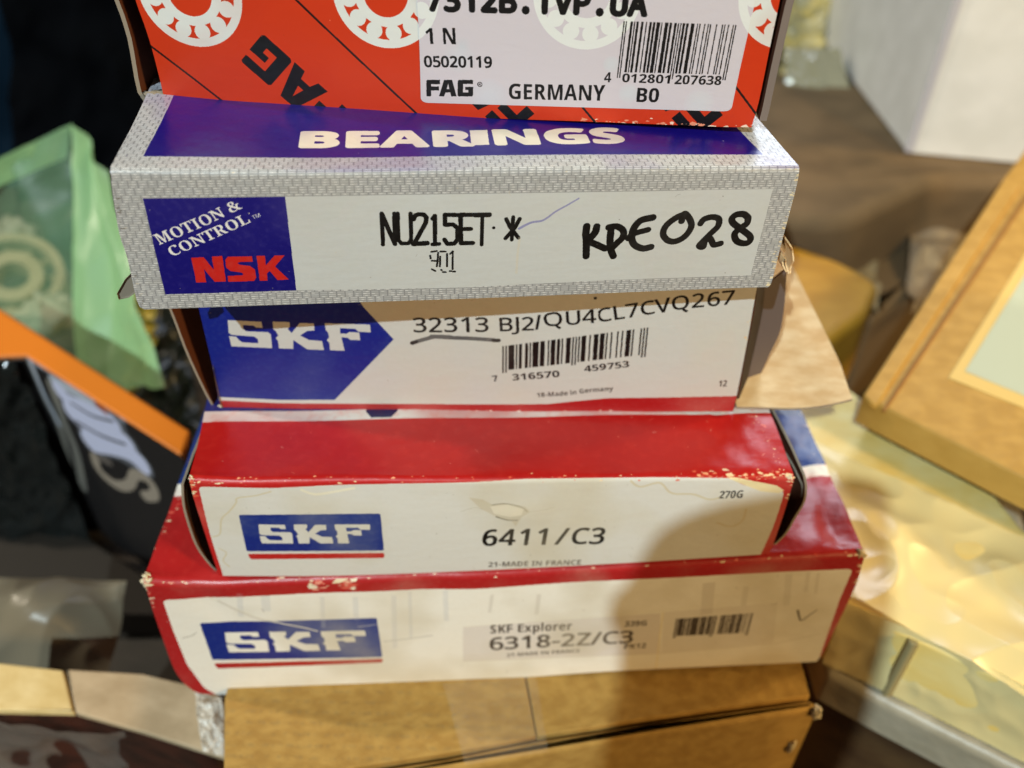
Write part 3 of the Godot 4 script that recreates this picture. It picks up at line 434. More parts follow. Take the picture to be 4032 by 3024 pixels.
	part("wrap", limp([Vector3(-277.6, -114.3, -131.8), Vector3(-208.6, -114.3, -133.8), Vector3(-210.6, -0.5, -136.8), Vector3(-277.6, -0.5, -133.8)], 50, 40, 5.0, 0.035, 14, 0.3, slick), o)
	tagged(self, "dark_gap_sheet", prism(pv([-299.52, -142.28, -214.18, -134.26, -158.66, -99.04, -156.95, -85.93, -269.92, -85.99]), -129.0, -112.0, 1.0, 2.0, plain(lin(0.018, 0.012, 0.007), 0.7)), "near-black sheet standing in for the shaded gap under the lettered carton", "card")  # added sheet, coloured nearly black as the shade above the bench
	var bag_grey := StandardMaterial3D.new()
	bag_grey.transparency = BaseMaterial3D.TRANSPARENCY_ALPHA
	bag_grey.albedo_color = c8(132, 122, 102, 0.74)
	bag_grey.roughness = 0.34
	bag_grey.backlight_enabled = true
	bag_grey.backlight = Color(0.25, 0.24, 0.22)
	tagged(self, "plastic_bag", limp([Vector3(-197.5, -70.0, -22.3), Vector3(-147.6, -70.0, -25.6), Vector3(-146.2, -52.0, -58.1), Vector3(-211.0, -52.0, -60.2)], 60, 40, 8.0, 0.012, 17, 0.2, bag_grey, func(u: float, v: float) -> Vector3: return Vector3(0, 16.0 * sin(PI * u) * sin(PI * v), 0)), "crumpled greyish translucent plastic bag behind the pale carton", "plastic bag")
	var pale_card := mottled(c8(172, 150, 118), c8(190, 168, 136), 66, 8.0, 0.55, 0.02)
	var pale_yellow := mottled(c8(214, 186, 124), c8(230, 206, 150), 67, 8.0, 0.45, 0.02)
	var dark_red := mottled(lin(0.025, 0.008, 0.005), lin(0.06, 0.016, 0.009), 68, 14.0, 0.25, 0.03)
	o = thing("pale_carton", "carton with a pale upper strip and dark red film wrapped front", "carton")
	part("body", prism(pv([-175.32, -4.36, -142.23, -1.09, -115.73, -0.75, -89.50, 5.02, -83.05, 12.11, -80.24, 27.77, -108.88, 19.65, -132.83, 13.67, -166.57, 13.63]), -130.0, -26.2, 0.5, 0.0, dark_red), o)
	part("top_flap", prism(pv([-175.32, -4.36, -142.23, -1.09, -132.83, 13.67, -166.57, 13.63]), -26, -23.4, 0.6, 0.6, pale_yellow), o)
	part("top_flap", prism(pv([-141.52, -1.87, -115.73, -0.75, -89.50, 5.02, -83.05, 12.11, -80.24, 27.77, -108.88, 19.65, -132.31, 13.75]), -26, -24, 0.6, 0.6, pale_card), o)
	part("film_wrap", limp([Vector3(-87.1, -22.0, 26.9), Vector3(-80.0, -22.0, 28.4), Vector3(-84.7, -20.0, 10.9), Vector3(-94.6, -20.0, 7.5)], 40, 40, 3.4, 0.09, 19, 0.15, film), o)
	part("film_wrap", limp([Vector3(-181.4, -70.0, 15.2), Vector3(-109.2, -100.0, 6.1), Vector3(-107.2, -28.0, 17.9), Vector3(-166.4, -28.0, 13.7)], 60, 40, 4.0, 0.015, 20, 0.15, pane(Color(0.8, 0.75, 0.7, 0.10), 0.14)), o)
	var navy := plain(lin(0.006, 0.016, 0.030), 0.9, 0.15)
	var shaded_navy := plain(lin(0.0022, 0.0026, 0.0035), 0.95, 0.08)  # darker copy of navy; shade of the turned fold put into the colour
	o = thing("dark_tarpaulin", "dark blue tarpaulin with a shade-coloured fold hanging behind the green bag", "tarpaulin")
	part("blue_sheet", limp([Vector3(-760.0, -130.0, -470.0), Vector3(-372.0, -130.0, -560.0), Vector3(-300.0, 330.0, -640.0), Vector3(-720.0, 330.0, -520.0)], 60, 50, 14.0, 0.006, 23, 0.5, navy), o)
	part("shaded_fold", limp([Vector3(-420.0, -130.0, -520.0), Vector3(-196.0, -130.0, -500.0), Vector3(-120.0, 330.0, -560.0), Vector3(-330.0, 330.0, -585.0)], 50, 50, 16.0, 0.008, 24, 0.5, shaded_navy), o)
	part("blue_fold", limp([Vector3(-262.0, -125.0, -440.0), Vector3(-206.0, -125.0, -440.0), Vector3(-176.0, 60.0, -470.0), Vector3(-196.0, 60.0, -470.0)], 20, 40, 4.0, 0.01, 25, 0.5, plain(lin(0.005, 0.016, 0.036), 0.9, 0.15)), o)
	var green_film := StandardMaterial3D.new()
	green_film.transparency = BaseMaterial3D.TRANSPARENCY_ALPHA
	green_film.albedo_color = c8(164, 206, 150, 0.66)
	green_film.roughness = 0.38
	green_film.metallic_specular = 0.55
	green_film.backlight_enabled = true
	green_film.backlight = Color(0.4, 0.5, 0.35)
	o = thing("green_plastic_bag", "translucent green plastic bag with metal parts inside, beside the stack", "plastic bag")
	part("side_panel", limp([Vector3(-223.4, -70.0, -193.5), Vector3(-165.9, -40.0, -168.1), Vector3(-213.1, 20.0, -274.8), Vector3(-234.5, 40.0, -290.7)], 60, 60, 4.0, 0.008, 26, 0.2, green_film, func(u: float, v: float) -> Vector3: return Vector3(-0.4, 0.1, 0.9) * (5.0 * sin(u * 6.0 + v * 2.6 + 0.6) * sin(PI * u) + 2.5 * absf(sin(u * 9.0 - v * 3.5)) * (1.0 - v))), o)
	var green_thin := green_film.duplicate()
	green_thin.albedo_color = c8(136, 182, 140, 0.20)
	part("front_panel", limp([Vector3(-320.7, -80.0, -250.6), Vector3(-223.4, -70.0, -193.5), Vector3(-234.5, 40.0, -290.7), Vector3(-284.3, 24.0, -257.7)], 60, 60, 5.0, 0.008, 27, 0.2, green_thin, func(u: float, v: float) -> Vector3: return Vector3(-0.2, 0.1, 1.0) * (4.0 * sin(u * 7.0 + v * 3.0) * sin(PI * u) * sin(PI * v))), o)
	part("rolled_hem", limp([Vector3(-283.7, 14.0, -248.8), Vector3(-239.9, 24.0, -283.8), Vector3(-234.5, 40.6, -290.2), Vector3(-283.5, 24.6, -256.6)], 40, 8, 3.0, 0.02, 28, 0.4, green_film), o)
	var green_back := plain(c8(44, 92, 74), 0.5)
	part("back_panel", limp([Vector3(-310.4, -100.0, -368.8), Vector3(-248.2, -90.0, -326.2), Vector3(-250.5, -18.0, -340.7), Vector3(-284.3, -26.0, -307.7)], 40, 40, 6.0, 0.006, 29, 0.2, green_back), o)
	var steel := plain(c8(164, 146, 108), 0.5)
	o = thing("bearing_ring", "dull steel bearing ring inside the green bag", "bearing")
	o.position = Vector3(-310.3, -72.0, -304.4) * MM
	o.rotation = Vector3(0.5, 0.3, -0.12)
	for k in [[1.22, 1.0, 20.0], [0.72, 0.40, 16.0]]:
		part("race", hoop(24.6 * k[0], 24.6 * k[1], k[2], steel), o)
	for k in 11:
		var ball := SphereMesh.new()
		ball.radius = 24.6 * 0.125 * MM
		ball.height = ball.radius * 2.0
		ball.material = steel
		part("ball", ball, o).position = Vector3(cos(TAU * k / 11.0), 0, sin(TAU * k / 11.0)) * 24.6 * 0.86 * MM
	o = thing("paper_scrap", "small pale crumpled paper below the bearing ring", "paper", Transform3D(Basis(), Vector3(-269.4, -66.0, -261.3) * MM))
	tuft(o, "paper", Vector3.ZERO, Vector3(20, 14, 16), 31, plain(c8(176, 168, 140), 0.8))
	o = thing("paper_scrap", "small grey paper scrap above the bearing ring", "paper", Transform3D(Basis(), Vector3(-333.6, -66.0, -349.8) * MM))
	tuft(o, "paper", Vector3.ZERO, Vector3(20, 14, 16), 32, plain(c8(150, 142, 120), 0.8))
	o = thing("yellow_wrapper", "crumpled shiny yellow wrapper between the green bag and the stack", "wrapper")
	part("wrapper", limp([Vector3(-214.6, -86.0, -219.1), Vector3(-198.6, -86.0, -217.1), Vector3(-192.6, -34.0, -251.1), Vector3(-206.6, -34.0, -249.1)], 30, 40, 7.0, 0.07, 33, 0.2, plain(c8(226, 204, 90), 0.22, 0.7)), o)
	tagged(self, "dark_green_sack", limp([Vector3(-210.8, -90.0, -177.4), Vector3(-156.7, -90.0, -179.1), Vector3(-201.0, -70.0, -285.6), Vector3(-235.9, -80.0, -253.6)], 40, 40, 12.0, 0.02, 34, 0.3, plain(lin(0.007, 0.010, 0.006), 0.4)), "dark green crumpled sack in the shade beside the stack", "sack")
	var cream := mottled(c8(242, 208, 118), c8(248, 224, 150), 71, 7.0, 0.5, 0.02)
	o = thing("cream_carton", "cream yellow carton wrapped in clear shiny film, beside the stack", "carton")
	part("body", prism(pv([110.00, -5.94, 111.33, -5.02, 128.07, 6.62, 153.70, 23.13, 179.17, 38.80, 209.80, -3.71, 179.76, -37.08, 175.18, -59.40, 173.97, -64.42, 157.78, -81.69, 143.70, -105.79, 137.93, -114.30, 110.00, -114.30]), -13.9, 16, 1.6, 0.0, cream), o)
	var cream_film := StandardMaterial3D.new()
	cream_film.transparency = BaseMaterial3D.TRANSPARENCY_ALPHA
	cream_film.albedo_color = c8(244, 226, 164, 0.84)
	cream_film.roughness = 0.33
	cream_film.metallic_specular = 0.65
	part("film_wrap", limp([Vector3(111.0, 17.2, -6.9), Vector3(169.2, 17.2, 37.8), Vector3(209.8, 18.0, -3.7), Vector3(112.0, 18.0, -81.7)], 150, 120, 3.6, 0.014, 72, 0.0, cream_film), o)
	part("film_wrap", limp([Vector3(110.5, -12.9, -3.9), Vector3(179.2, -12.9, 40.8), Vector3(179.2, 18.0, 39.6), Vector3(110.5, 18.0, -5.1)], 90, 24, 1.6, 0.02, 73, 0.0, cream_film), o)
	part("front_seam", prism(pv([126.57, 5.62, 129.57, 5.62, 129.27, 8.22, 126.87, 8.02]), -13.9, 15, 0.5, 0.0, plain(c8(150, 138, 98), 0.6)), o)
	var grey_film := mottled(c8(150, 142, 122), c8(176, 168, 148), 74, 10.0, 0.4, 0.03)
	o = thing("grey_tray", "grey plastic covered tray under the cream carton", "tray")
	part("rim", prism(pv([111.50, -0.94, 112.83, -0.02, 129.57, 11.62, 155.20, 28.13, 180.67, 43.80, 209.17, -81.20, 110.00, -115.94]), -30.9, -14.3, 4.0, 0.0, grey_film), o)
	o = thing("brown_crate", "dark brown crate in the shade below the grey tray", "crate")
	part("body", prism(pv([110.83, -8.94, 112.13, -8.02, 128.63, 3.62, 153.87, 20.13, 178.96, 35.80, 207.03, -89.20, 109.35, -123.94]), -130.0, -31.3, 1.0, 2.0, mottled(lin(0.05, 0.024, 0.010), lin(0.10, 0.055, 0.022), 75, 8.0, 0.5)), o)
	var kraft2 := mottled(c8(182, 141, 62), c8(196, 155, 76), 76, 14.0, 0.65, 0.02)
	o = thing("labelled_carton", "kraft carton with a pale green label, lying on the cream carton", "carton")
	part("body", prism(pv([130.66, -76.63, 254.57, -252.95, 285.25, -293.44, 356.79, -203.52, 215.98, 2.92, 170.89, -38.12]), 28.0, 40, 1.2, 0.0, kraft2), o)
	part("dark_gap_block", prism(pv([138.02, -83.33, 253.25, -242.01, 281.78, -278.45, 348.32, -197.53, 217.36, -11.73, 175.43, -48.67]), 20.0, 27.9, 0.5, 0.0, plain(lin(0.03, 0.018, 0.008), 0.8)), o)  # added dark block; its colour stands in for shade in the gap
	part("edge_strip", prism(pv([129.59, -74.82, 252.37, -248.84, 253.91, -236.64, 132.65, -69.63]), 40.05, 42.2, 0.8, 0.0, kraft2), o)
	part("edge_fold", prism(pv([134.54, -68.56, 255.42, -232.03, 255.54, -228.91, 135.36, -67.79]), 40.05, 41.0, 0.4, 0.0, plain(c8(150, 104, 44), 0.7)), o)
	part("label_border", prism(pv([164.79, -87.73, 289.76, -253.94, 331.52, -221.27, 214.90, -49.33]), 40.02, 40.3, 0.1, 0.0, plain(c8(228, 196, 116), 0.6)), o)
	part("label", prism(pv([172.25, -91.70, 286.03, -240.98, 320.45, -210.62, 215.74, -55.84]), 40.3, 40.5, 0.1, 0.0, plain(c8(192, 202, 182), 0.6)), o)
	var white_card := mottled(c8(222, 222, 219), c8(232, 232, 230), 77, 5.0, 0.6, 0.01)
	o = thing("white_carton", "large off-white carton standing behind the labelled carton", "carton")
	part("body", prism(pv([264.39, -386.52, 510.40, -342.48, 509.50, -668.42, 263.49, -712.47]), -10, 250.0, 2.0, 3.0, white_card), o)
	part("corner_fold", prism(pv([263.19, -388.52, 267.39, -385.92, 266.79, -384.12, 261.19, -385.02]), -9, 249.0, 0.6, 0.8, plain(c8(186, 186, 196), 0.4)), o)
	o = thing("brown_carton", "large plain brown carton under the white carton", "carton")
	part("body", prism(pv([180.54, -546.99, 269.95, -511.53, 448.41, -474.24, 426.06, -338.90, 274.76, -356.08, 199.54, -294.72, 135.15, -297.99]), -130.0, -11, 10.0, 16.0, mottled(lin(0.12, 0.078, 0.038), lin(0.17, 0.11, 0.055), 78, 4.0, 0.8)), o)
	o = thing("dark_brown_carton", "dark brown carton wedged in the shade behind the open kraft flap", "carton")
	part("body", prism(pv([236.31, -386.91, 311.26, -455.94, 295.83, -342.23, 261.79, -301.86, 216.79, -267.65]), -130.0, -60.0, 10.0, 12.0, plain(lin(0.11, 0.068, 0.03), 0.8)), o)
	tagged(self, "olive_sack", limp([Vector3(168.1, -50.0, -303.0), Vector3(223.7, -60.0, -270.5), Vector3(253.8, -56.0, -384.0), Vector3(178.4, -46.0, -369.8)], 40, 40, 8.0, 0.02, 79, 0.3, plain(lin(0.20, 0.155, 0.085), 0.6)), "olive grey sack lying in front of the brown carton", "sack")
	tagged(self, "grey_wrapping_sheet", limp([Vector3(241.2, -60.0, -268.5), Vector3(326.3, -60.0, -359.7), Vector3(380.7, -44.0, -447.5), Vector3(280.1, -44.0, -410.7)], 40, 40, 9.0, 0.018, 80, 0.3, plain(lin(0.20, 0.155, 0.11), 0.45)), "brownish grey wrapping sheet behind the labelled carton", "sheet")
	o = thing("yellow_packet", "bright yellow packet behind the open kraft flap", "packet")
	part("body", prism(pv([165.15, -308.50, 199.15, -280.94, 213.43, -260.00, 197.23, -229.63, 157.40, -190.53, 149.16, -235.06]), -80.0, -30.0, 6.0, 8.0, mottled(c8(178, 128, 30), c8(192, 142, 42), 81, 8.0, 0.5)), o)
	tagged(self, "yellow_printed_bag", limp([Vector3(214.7, -30.0, -555.3), Vector3(275.9, -30.0, -605.1), Vector3(275.9, 30.0, -621.1), Vector3(215.5, 30.0, -616.8)], 50, 50, 16.0, 0.016, 82, 0.2, mottled(c8(160, 150, 116), c8(206, 182, 104), 83, 9.0, 0.35)), "yellow and grey printed plastic bag behind the top carton", "plastic bag")
	tagged(self, "clear_film_scrap", limp([Vector3(210.0, -14.0, -503.1), Vector3(258.0, -14.0, -497.1), Vector3(254.0, 10.0, -529.1), Vector3(212.0, 6.0, -531.1)], 30, 30, 5.0, 0.018, 84, 0.1, plain(c8(150, 144, 118), 0.14, 0.8)), "shiny scrap of clear film at the edge of the brown carton", "film")
	# added unseen blocker behind the camera, shaped to shadow the lower cartons
	o = thing("shadow_blocker", "added unseen shadow blocker shaped as a tall roll on the bench opposite the stack", "cloth")
	part("roll", bulky(pv([-143.03, 421.21, -145.01, 436.64, -145.12, 446.15, -147.91, 456.18, -145.04, 460.92, -141.52, 469.15, -138.46, 474.67, -133.73, 477.81, -124.01, 480.64, -114.12, 481.99]), 430.0, -130.0, -84.0, mottled(lin(0.16, 0.11, 0.06), lin(0.24, 0.17, 0.10), 85, 12.0, 0.9, 0.05)), o)

# ---------------------------------------------------------------- helpers
const MM := 0.001
var fonts := {}

func font(kind: String) -> Font:
	if not fonts.has(kind):
		var f := SystemFont.new()
		f.font_names = PackedStringArray([{"sans": "Droid Sans", "bold": "Droid Sans", "serif": "Droid Serif", "mono": "Droid Sans Mono"}[kind]])
		f.font_weight = 700 if kind in ["bold", "serif"] else 400
		fonts[kind] = f
	return fonts[kind]

func pv(a: Array) -> PackedVector2Array:
	var r := PackedVector2Array()
	for i in range(0, a.size(), 2):
		r.append(Vector2(a[i], a[i + 1]))
	return r

func lin(r: float, g: float, b: float) -> Color:
	return Color(r, g, b).linear_to_srgb()

func c8(r: float, g: float, b: float, a := 1.0) -> Color:
	return Color(r / 255.0, g / 255.0, b / 255.0, a)

# A printed sheet: an image measured in millimetres of the face that it is printed on.
class Sheet:
	var im: Image
	var s: float
	var x0: float
	var y1: float
	var w: float
	var h: float
	var rng := RandomNumberGenerator.new()

	func _init(ax0: float, ay0: float, ax1: float, ay1: float, scale: float, c: Color) -> void:
		s = scale
		x0 = ax0
		y1 = ay1
		w = ax1 - ax0
		h = ay1 - ay0
		im = Image.create(int(ceil(w * s)), int(ceil(h * s)), false, Image.FORMAT_RGB8)
		im.fill(c)
		rng.seed = 7

	func uv(x: float, y: float) -> Vector2:
		return Vector2((x - x0) / w, (y1 - y) / h)

	func raw(q: PackedVector2Array, c: Color) -> void:
		var n := q.size()
		var lo := 1e9
		var hi := -1e9
		for p in q:
			lo = minf(lo, p.y)
			hi = maxf(hi, p.y)
		var ya := maxi(0, int(ceil(lo - 0.5)))
		var yb := mini(im.get_height() - 1, int(floor(hi - 0.5)))
		for y in range(ya, yb + 1):
			var yc := y + 0.5
			var xs := PackedFloat32Array()
			for i in n:
				var p := q[i]
				var r := q[(i + 1) % n]
				if (p.y <= yc) != (r.y <= yc):
					xs.append(p.x + (yc - p.y) / (r.y - p.y) * (r.x - p.x))
			xs.sort()
			for k in range(0, xs.size() - 1, 2):
				var xa := maxi(0, int(ceil(xs[k] - 0.5)))
				var xb := mini(im.get_width() - 1, int(floor(xs[k + 1] - 0.5)))
				if xb < xa:
					continue
				if c.a >= 0.999:
					im.fill_rect(Rect2i(xa, y, xb - xa + 1, 1), c)
				else:
					for x in range(xa, xb + 1):
						im.set_pixel(x, y, im.get_pixel(x, y).lerp(Color(c.r, c.g, c.b), c.a))

	func poly(pts: PackedVector2Array, c: Color) -> void:
		var q := PackedVector2Array()
		for p in pts:
			q.append(Vector2((p.x - x0) * s, (y1 - p.y) * s))
		raw(q, c)

	func disc(o: Vector2, r: float, c: Color, n := 24) -> void:
		var q := PackedVector2Array()
		for i in n:
			q.append(o + Vector2.from_angle(TAU * i / n) * r)
		poly(q, c)

	func stroke(pts: PackedVector2Array, wd: float, c: Color, smooth := false, w_end := -1.0) -> void:
		var p := pts
		if smooth and pts.size() > 2:
			p = PackedVector2Array()
			for i in pts.size() - 1:
				for k in 8:
					p.append(pts[i].cubic_interpolate(pts[i + 1], pts[maxi(0, i - 1)], pts[mini(pts.size() - 1, i + 2)], k / 8.0))
			p.append(pts[pts.size() - 1])
		var n := p.size()
		for i in n:
			var t := float(i) / maxf(1.0, n - 1)
			var ra := (wd if w_end < 0.0 else lerpf(wd, w_end, t)) / 2.0
			if c.a >= 0.999:
				disc(p[i], ra, c, 14)
			if i < n - 1:
				var rb := (wd if w_end < 0.0 else lerpf(wd, w_end, float(i + 1) / (n - 1))) / 2.0
				var d := (p[i + 1] - p[i]).normalized().orthogonal()
				poly(PackedVector2Array([p[i] + d * ra, p[i + 1] + d * rb, p[i + 1] - d * rb, p[i] - d * ra]), c)

	func rounded(pts: PackedVector2Array, r: float, c: Color) -> void:
		poly(Sheet.round_off(pts, r), c)

	static func round_off(pts: PackedVector2Array, r: float) -> PackedVector2Array:
		var q := PackedVector2Array()
		var n := pts.size()
		for i in n:
			var p := pts[i]
			var a := p + (pts[(i + n - 1) % n] - p).normalized() * r
			var b := p + (pts[(i + 1) % n] - p).normalized() * r
			for k in 6:
				var t := k / 5.0
				q.append(a.lerp(p, t).lerp(p.lerp(b, t), t))
		return q

	# Lettering set along a base line from its first point to its last, stretched to fit, caps as high as given.
	func text(f: Font, words: String, base: PackedVector2Array, cap0: float, cap1: float, c: Color, bold := 0.0, lean := 0.0, drop := 0.0) -> void:
		var ref := TextMesh.new()
		ref.font = f
		ref.font_size = 64
		ref.depth = 0.0
		ref.text = "H"
		var ra: PackedVector3Array = ref.get_mesh_arrays()[Mesh.ARRAY_VERTEX]
		var b0 := 1e9
		var b1 := -1e9
		for v in ra:
			b0 = minf(b0, v.y)
			b1 = maxf(b1, v.y)
		var m := TextMesh.new()
		m.font = f
		m.font_size = 64
		m.depth = 0.0
		m.text = words
		var va: PackedVector3Array = m.get_mesh_arrays()[Mesh.ARRAY_VERTEX]
		var lo := 1e9
		var hi := -1e9
		for v in va:
			lo = minf(lo, v.x)
			hi = maxf(hi, v.x)
		var total := 0.0
		for i in base.size() - 1:
			total += base[i].distance_to(base[i + 1])
		var offs := [Vector2.ZERO] if bold == 0.0 else [Vector2(bold, 0), Vector2(-bold, 0), Vector2(0, bold), Vector2(0, -bold), Vector2(bold, bold) * 0.7, Vector2(-bold, bold) * 0.7, Vector2(bold, -bold) * 0.7, Vector2(-bold, -bold) * 0.7]
		var q := PackedVector2Array()
		for v in va:
			var t := (v.x - lo) / (hi - lo)
			var yy := (v.y - b0) / (b1 - b0)
			var cap := lerpf(cap0, cap1, t)
			var along := t * total + lean * yy * cap
			var p := base[0]
			var dir := (base[1] - base[0]).normalized()
			var left := along
			for i in base.size() - 1:
				var l := base[i].distance_to(base[i + 1])
				dir = (base[i + 1] - base[i]).normalized()
				p = base[i] + dir * minf(left, l) if i < base.size() - 2 else base[i] + dir * left
				if left <= l:
					break
				left -= l
			q.append(p + dir.orthogonal() * -yy * cap * 1.0 if dir.orthogonal().y < 0 else p + dir.orthogonal() * yy * cap)
		for o in offs:
			for i in range(0, q.size(), 3):
				if drop > 0.0 and rng.randf() < drop:
					continue
				poly(PackedVector2Array([q[i] + o, q[i + 1] + o, q[i + 2] + o]), c)

	# The 95 modules of a thirteen digit bar code between four corners (top start, top end, foot start, foot end).
	func bars(digits: String, ts: Vector2, te: Vector2, fs: Vector2, fe: Vector2, longer: float, c: Color, fat := 1.0) -> void:
		var lc := ["0001101", "0011001", "0010011", "0111101", "0100011", "0110001", "0101111", "0111011", "0110111", "0001011"]
		var par := ["LLLLLL", "LLGLGG", "LLGGLG", "LLGGGL", "LGLLGG", "LGGLLG", "LGGGLL", "LGLGLG", "LGLGGL", "LGGLGL"]
		var bits := "101"
		var pr: String = par[int(digits[0])]
		for i in range(1, 7):
			var code: String = lc[int(digits[i])]
			if pr[i - 1] == "G":
				var inv := ""
				for k in 7:
					inv = ("1" if code[k] == "0" else "0") + inv
				code = inv
			bits += code
		bits += "01010"
		for i in range(7, 13):
			var code: String = lc[int(digits[i])]
			for k in 7:
				bits += "1" if code[k] == "0" else "0"
		bits += "101"
		var i := 0
		while i < 95:
			if bits[i] == "1":
				var j := i
				while j < 95 and bits[j] == "1":
					j += 1
				var a := i / 95.0
				var b := (i + (j - i) * fat) / 95.0
				var ext := longer if i < 3 or i >= 92 or (i >= 45 and i < 50) else 0.0
				var fa := fs.lerp(fe, a)
				var fb := fs.lerp(fe, b)
				var ta := ts.lerp(te, a)
				var tb := ts.lerp(te, b)
				poly(PackedVector2Array([ta, tb, fb + (fb - tb) * ext, fa + (fa - ta) * ext]), c)
				i = j
			else:
				i += 1

	# Faint uneven ageing, rubbing and stains of the print itself.
	func age(seed_: int, freq: float, amount: float, tint: Color) -> void:
		var nz := FastNoiseLite.new()
		nz.seed = seed_
		nz.frequency = freq / s
		nz.fractal_octaves = 4
		var dat := im.get_data()
		var wi := im.get_width()
		var hi := im.get_height()
		var g := nz.get_image(maxi(2, wi / 3), maxi(2, hi / 3))
		g.convert(Image.FORMAT_L8)
		g.resize(wi, hi, Image.INTERPOLATE_BILINEAR)
		var nd := g.get_data()
		var tr := int(tint.r * 255)
		var tg := int(tint.g * 255)
		var tb := int(tint.b * 255)
		var k := int(amount * 256)
		for i in wi * hi:
			var a := (nd[i] - 118) * k >> 7
			if a > 0:
				var o := i * 3
				dat[o] += ((tr - dat[o]) * a) >> 8
				dat[o + 1] += ((tg - dat[o + 1]) * a) >> 8
				dat[o + 2] += ((tb - dat[o + 2]) * a) >> 8
		im.set_data(wi, hi, false, Image.FORMAT_RGB8, dat)

	# Chips and rubs where the coating has come off along an edge.
	func chips(a: Vector2, b: Vector2, n: int, size: float, spread: float, cs: Array, seed_: int) -> void:
		rng.seed = seed_
		for i in n:
			var o := a.lerp(b, rng.randf()) + Vector2(rng.randfn(0, 1), rng.randfn(0, 1)) * spread
			var q := PackedVector2Array()
			var sz := size * (0.25 + rng.randf() * rng.randf() * 1.6)
			var m := 7
			var ang := rng.randf() * TAU
			for k in m:
				var rr := sz * (0.35 + 0.65 * rng.randf())
				q.append(o + Vector2.from_angle(ang + TAU * k / m) * rr * Vector2(1.5, 0.7))
			poly(q, cs[rng.randi() % cs.size()])

	# Fine scratches and specks.
	func specks(n: int, size: float, cs: Array, seed_: int) -> void:
		rng.seed = seed_
		for i in n:
			var o := Vector2(x0 + rng.randf() * w, y1 - rng.randf() * h)
			if rng.randf() < 0.35:
				var d := Vector2.from_angle(rng.randf() * TAU) * size * (1 + rng.randf() * 5)
				stroke(PackedVector2Array([o, o + d * 0.5 + d.orthogonal() * 0.15, o + d]), size * 0.35, cs[rng.randi() % cs.size()])
			else:
				disc(o, size * (0.2 + 0.5 * rng.randf()), cs[rng.randi() % cs.size()], 7)

	func tex() -> ImageTexture:
		var q := im.duplicate()
		q.generate_mipmaps()
		return ImageTexture.create_from_image(q)

func skf(sh: Sheet, tl: Vector2, tr: Vector2, bl: Vector2, br: Vector2, c: Color) -> void:
	var glyphs := [
		[0.0, 0.294, [0.0,0.0, 0.80,0.02, 0.82,0.24, 0.66,0.24, 0.61,0.17, 0.36,0.16, 0.35,0.30, 0.42,0.39, 0.94,0.40, 1.0,0.48, 1.0,1.0, 0.04,0.99, 0.0,0.60, 0.17,0.61, 0.23,0.74, 0.31,0.82, 0.68,0.83, 0.68,0.68, 0.60,0.58, 0.07,0.55, 0.0,0.48]],
		[0.315, 0.340, [0.0,0.0, 0.35,0.0, 0.35,0.16, 0.30,0.25, 0.37,0.40, 0.56,0.02, 0.85,0.02, 0.85,0.28, 0.70,0.30, 0.54,0.48, 0.72,0.64, 0.98,0.66, 1.0,1.0, 0.66,1.0, 0.39,0.66, 0.37,1.0, 0.08,1.0, 0.07,0.70, 0.03,0.60, 0.09,0.52, 0.05,0.36, 0.0,0.28]],
		[0.682, 0.318, [0.0,0.0, 1.0,0.0, 1.0,0.28, 0.72,0.27, 0.66,0.17, 0.32,0.16, 0.32,0.36, 0.45,0.36, 0.52,0.29, 0.74,0.30, 0.74,0.58, 0.52,0.58, 0.46,0.50, 0.33,0.50, 0.37,1.0, 0.05,1.0, 0.05,0.72, 0.0,0.62, 0.06,0.52, 0.05,0.34, 0.0,0.24]]]
	for g in glyphs:
		var q := PackedVector2Array()
		for p in pv(g[2]):
			var u: float = g[0] + p.x * g[1]
			q.append(tl.lerp(tr, u).lerp(bl.lerp(br, u), p.y))
		sh.poly(q, c)

# heavy square letters of the red carton; right and up are the axes of a letter, o its lower start
func block_letters(sh: Sheet, o: Vector2, right: Vector2, up: Vector2, c: Color, hole: Color) -> void:
	var f := [0.0,0.0, 0.30,0.0, 0.30,0.36, 0.80,0.36, 0.80,0.60, 0.30,0.60, 0.30,0.74, 0.86,0.74, 0.86,1.0, 0.06,1.0, 0.0,0.94]
	var a := [0.80,0.0, 1.12,0.0, 1.22,0.24, 1.52,0.24, 1.58,0.0, 1.92,0.0, 1.62,1.0, 1.12,1.0]
	var a_hole := [1.28,0.44, 1.46,0.44, 1.38,0.78]
	var g := [2.06,0.0, 2.9,0.0, 2.96,0.06, 2.96,0.58, 2.46,0.58, 2.46,0.40, 2.66,0.40, 2.66,0.24, 2.32,0.24, 2.32,0.76, 2.94,0.76, 2.94,0.96, 2.88,1.0, 2.04,1.0, 1.98,0.94, 1.98,0.06]
	for k in [[f, c], [a, c], [a_hole, hole], [g, c]]:
		var q := PackedVector2Array()
		for p in pv(k[0]):
			q.append(o + right * p.x + up * p.y)
		sh.poly(q, k[1])

func ring_print(sh: Sheet, o: Vector2, r: float, white: Color, red: Color) -> void:
	sh.disc(o, r, white, 72)
	sh.disc(o, r * 0.84, red, 72)
	for k in 12:
		sh.disc(o + Vector2.from_angle(TAU * (k + 0.28) / 12.0 - PI / 2) * r * 0.715, r * 0.155, white, 24)
	sh.disc(o, r * 0.60, white, 72)
	sh.disc(o, r * 0.42, red, 72)

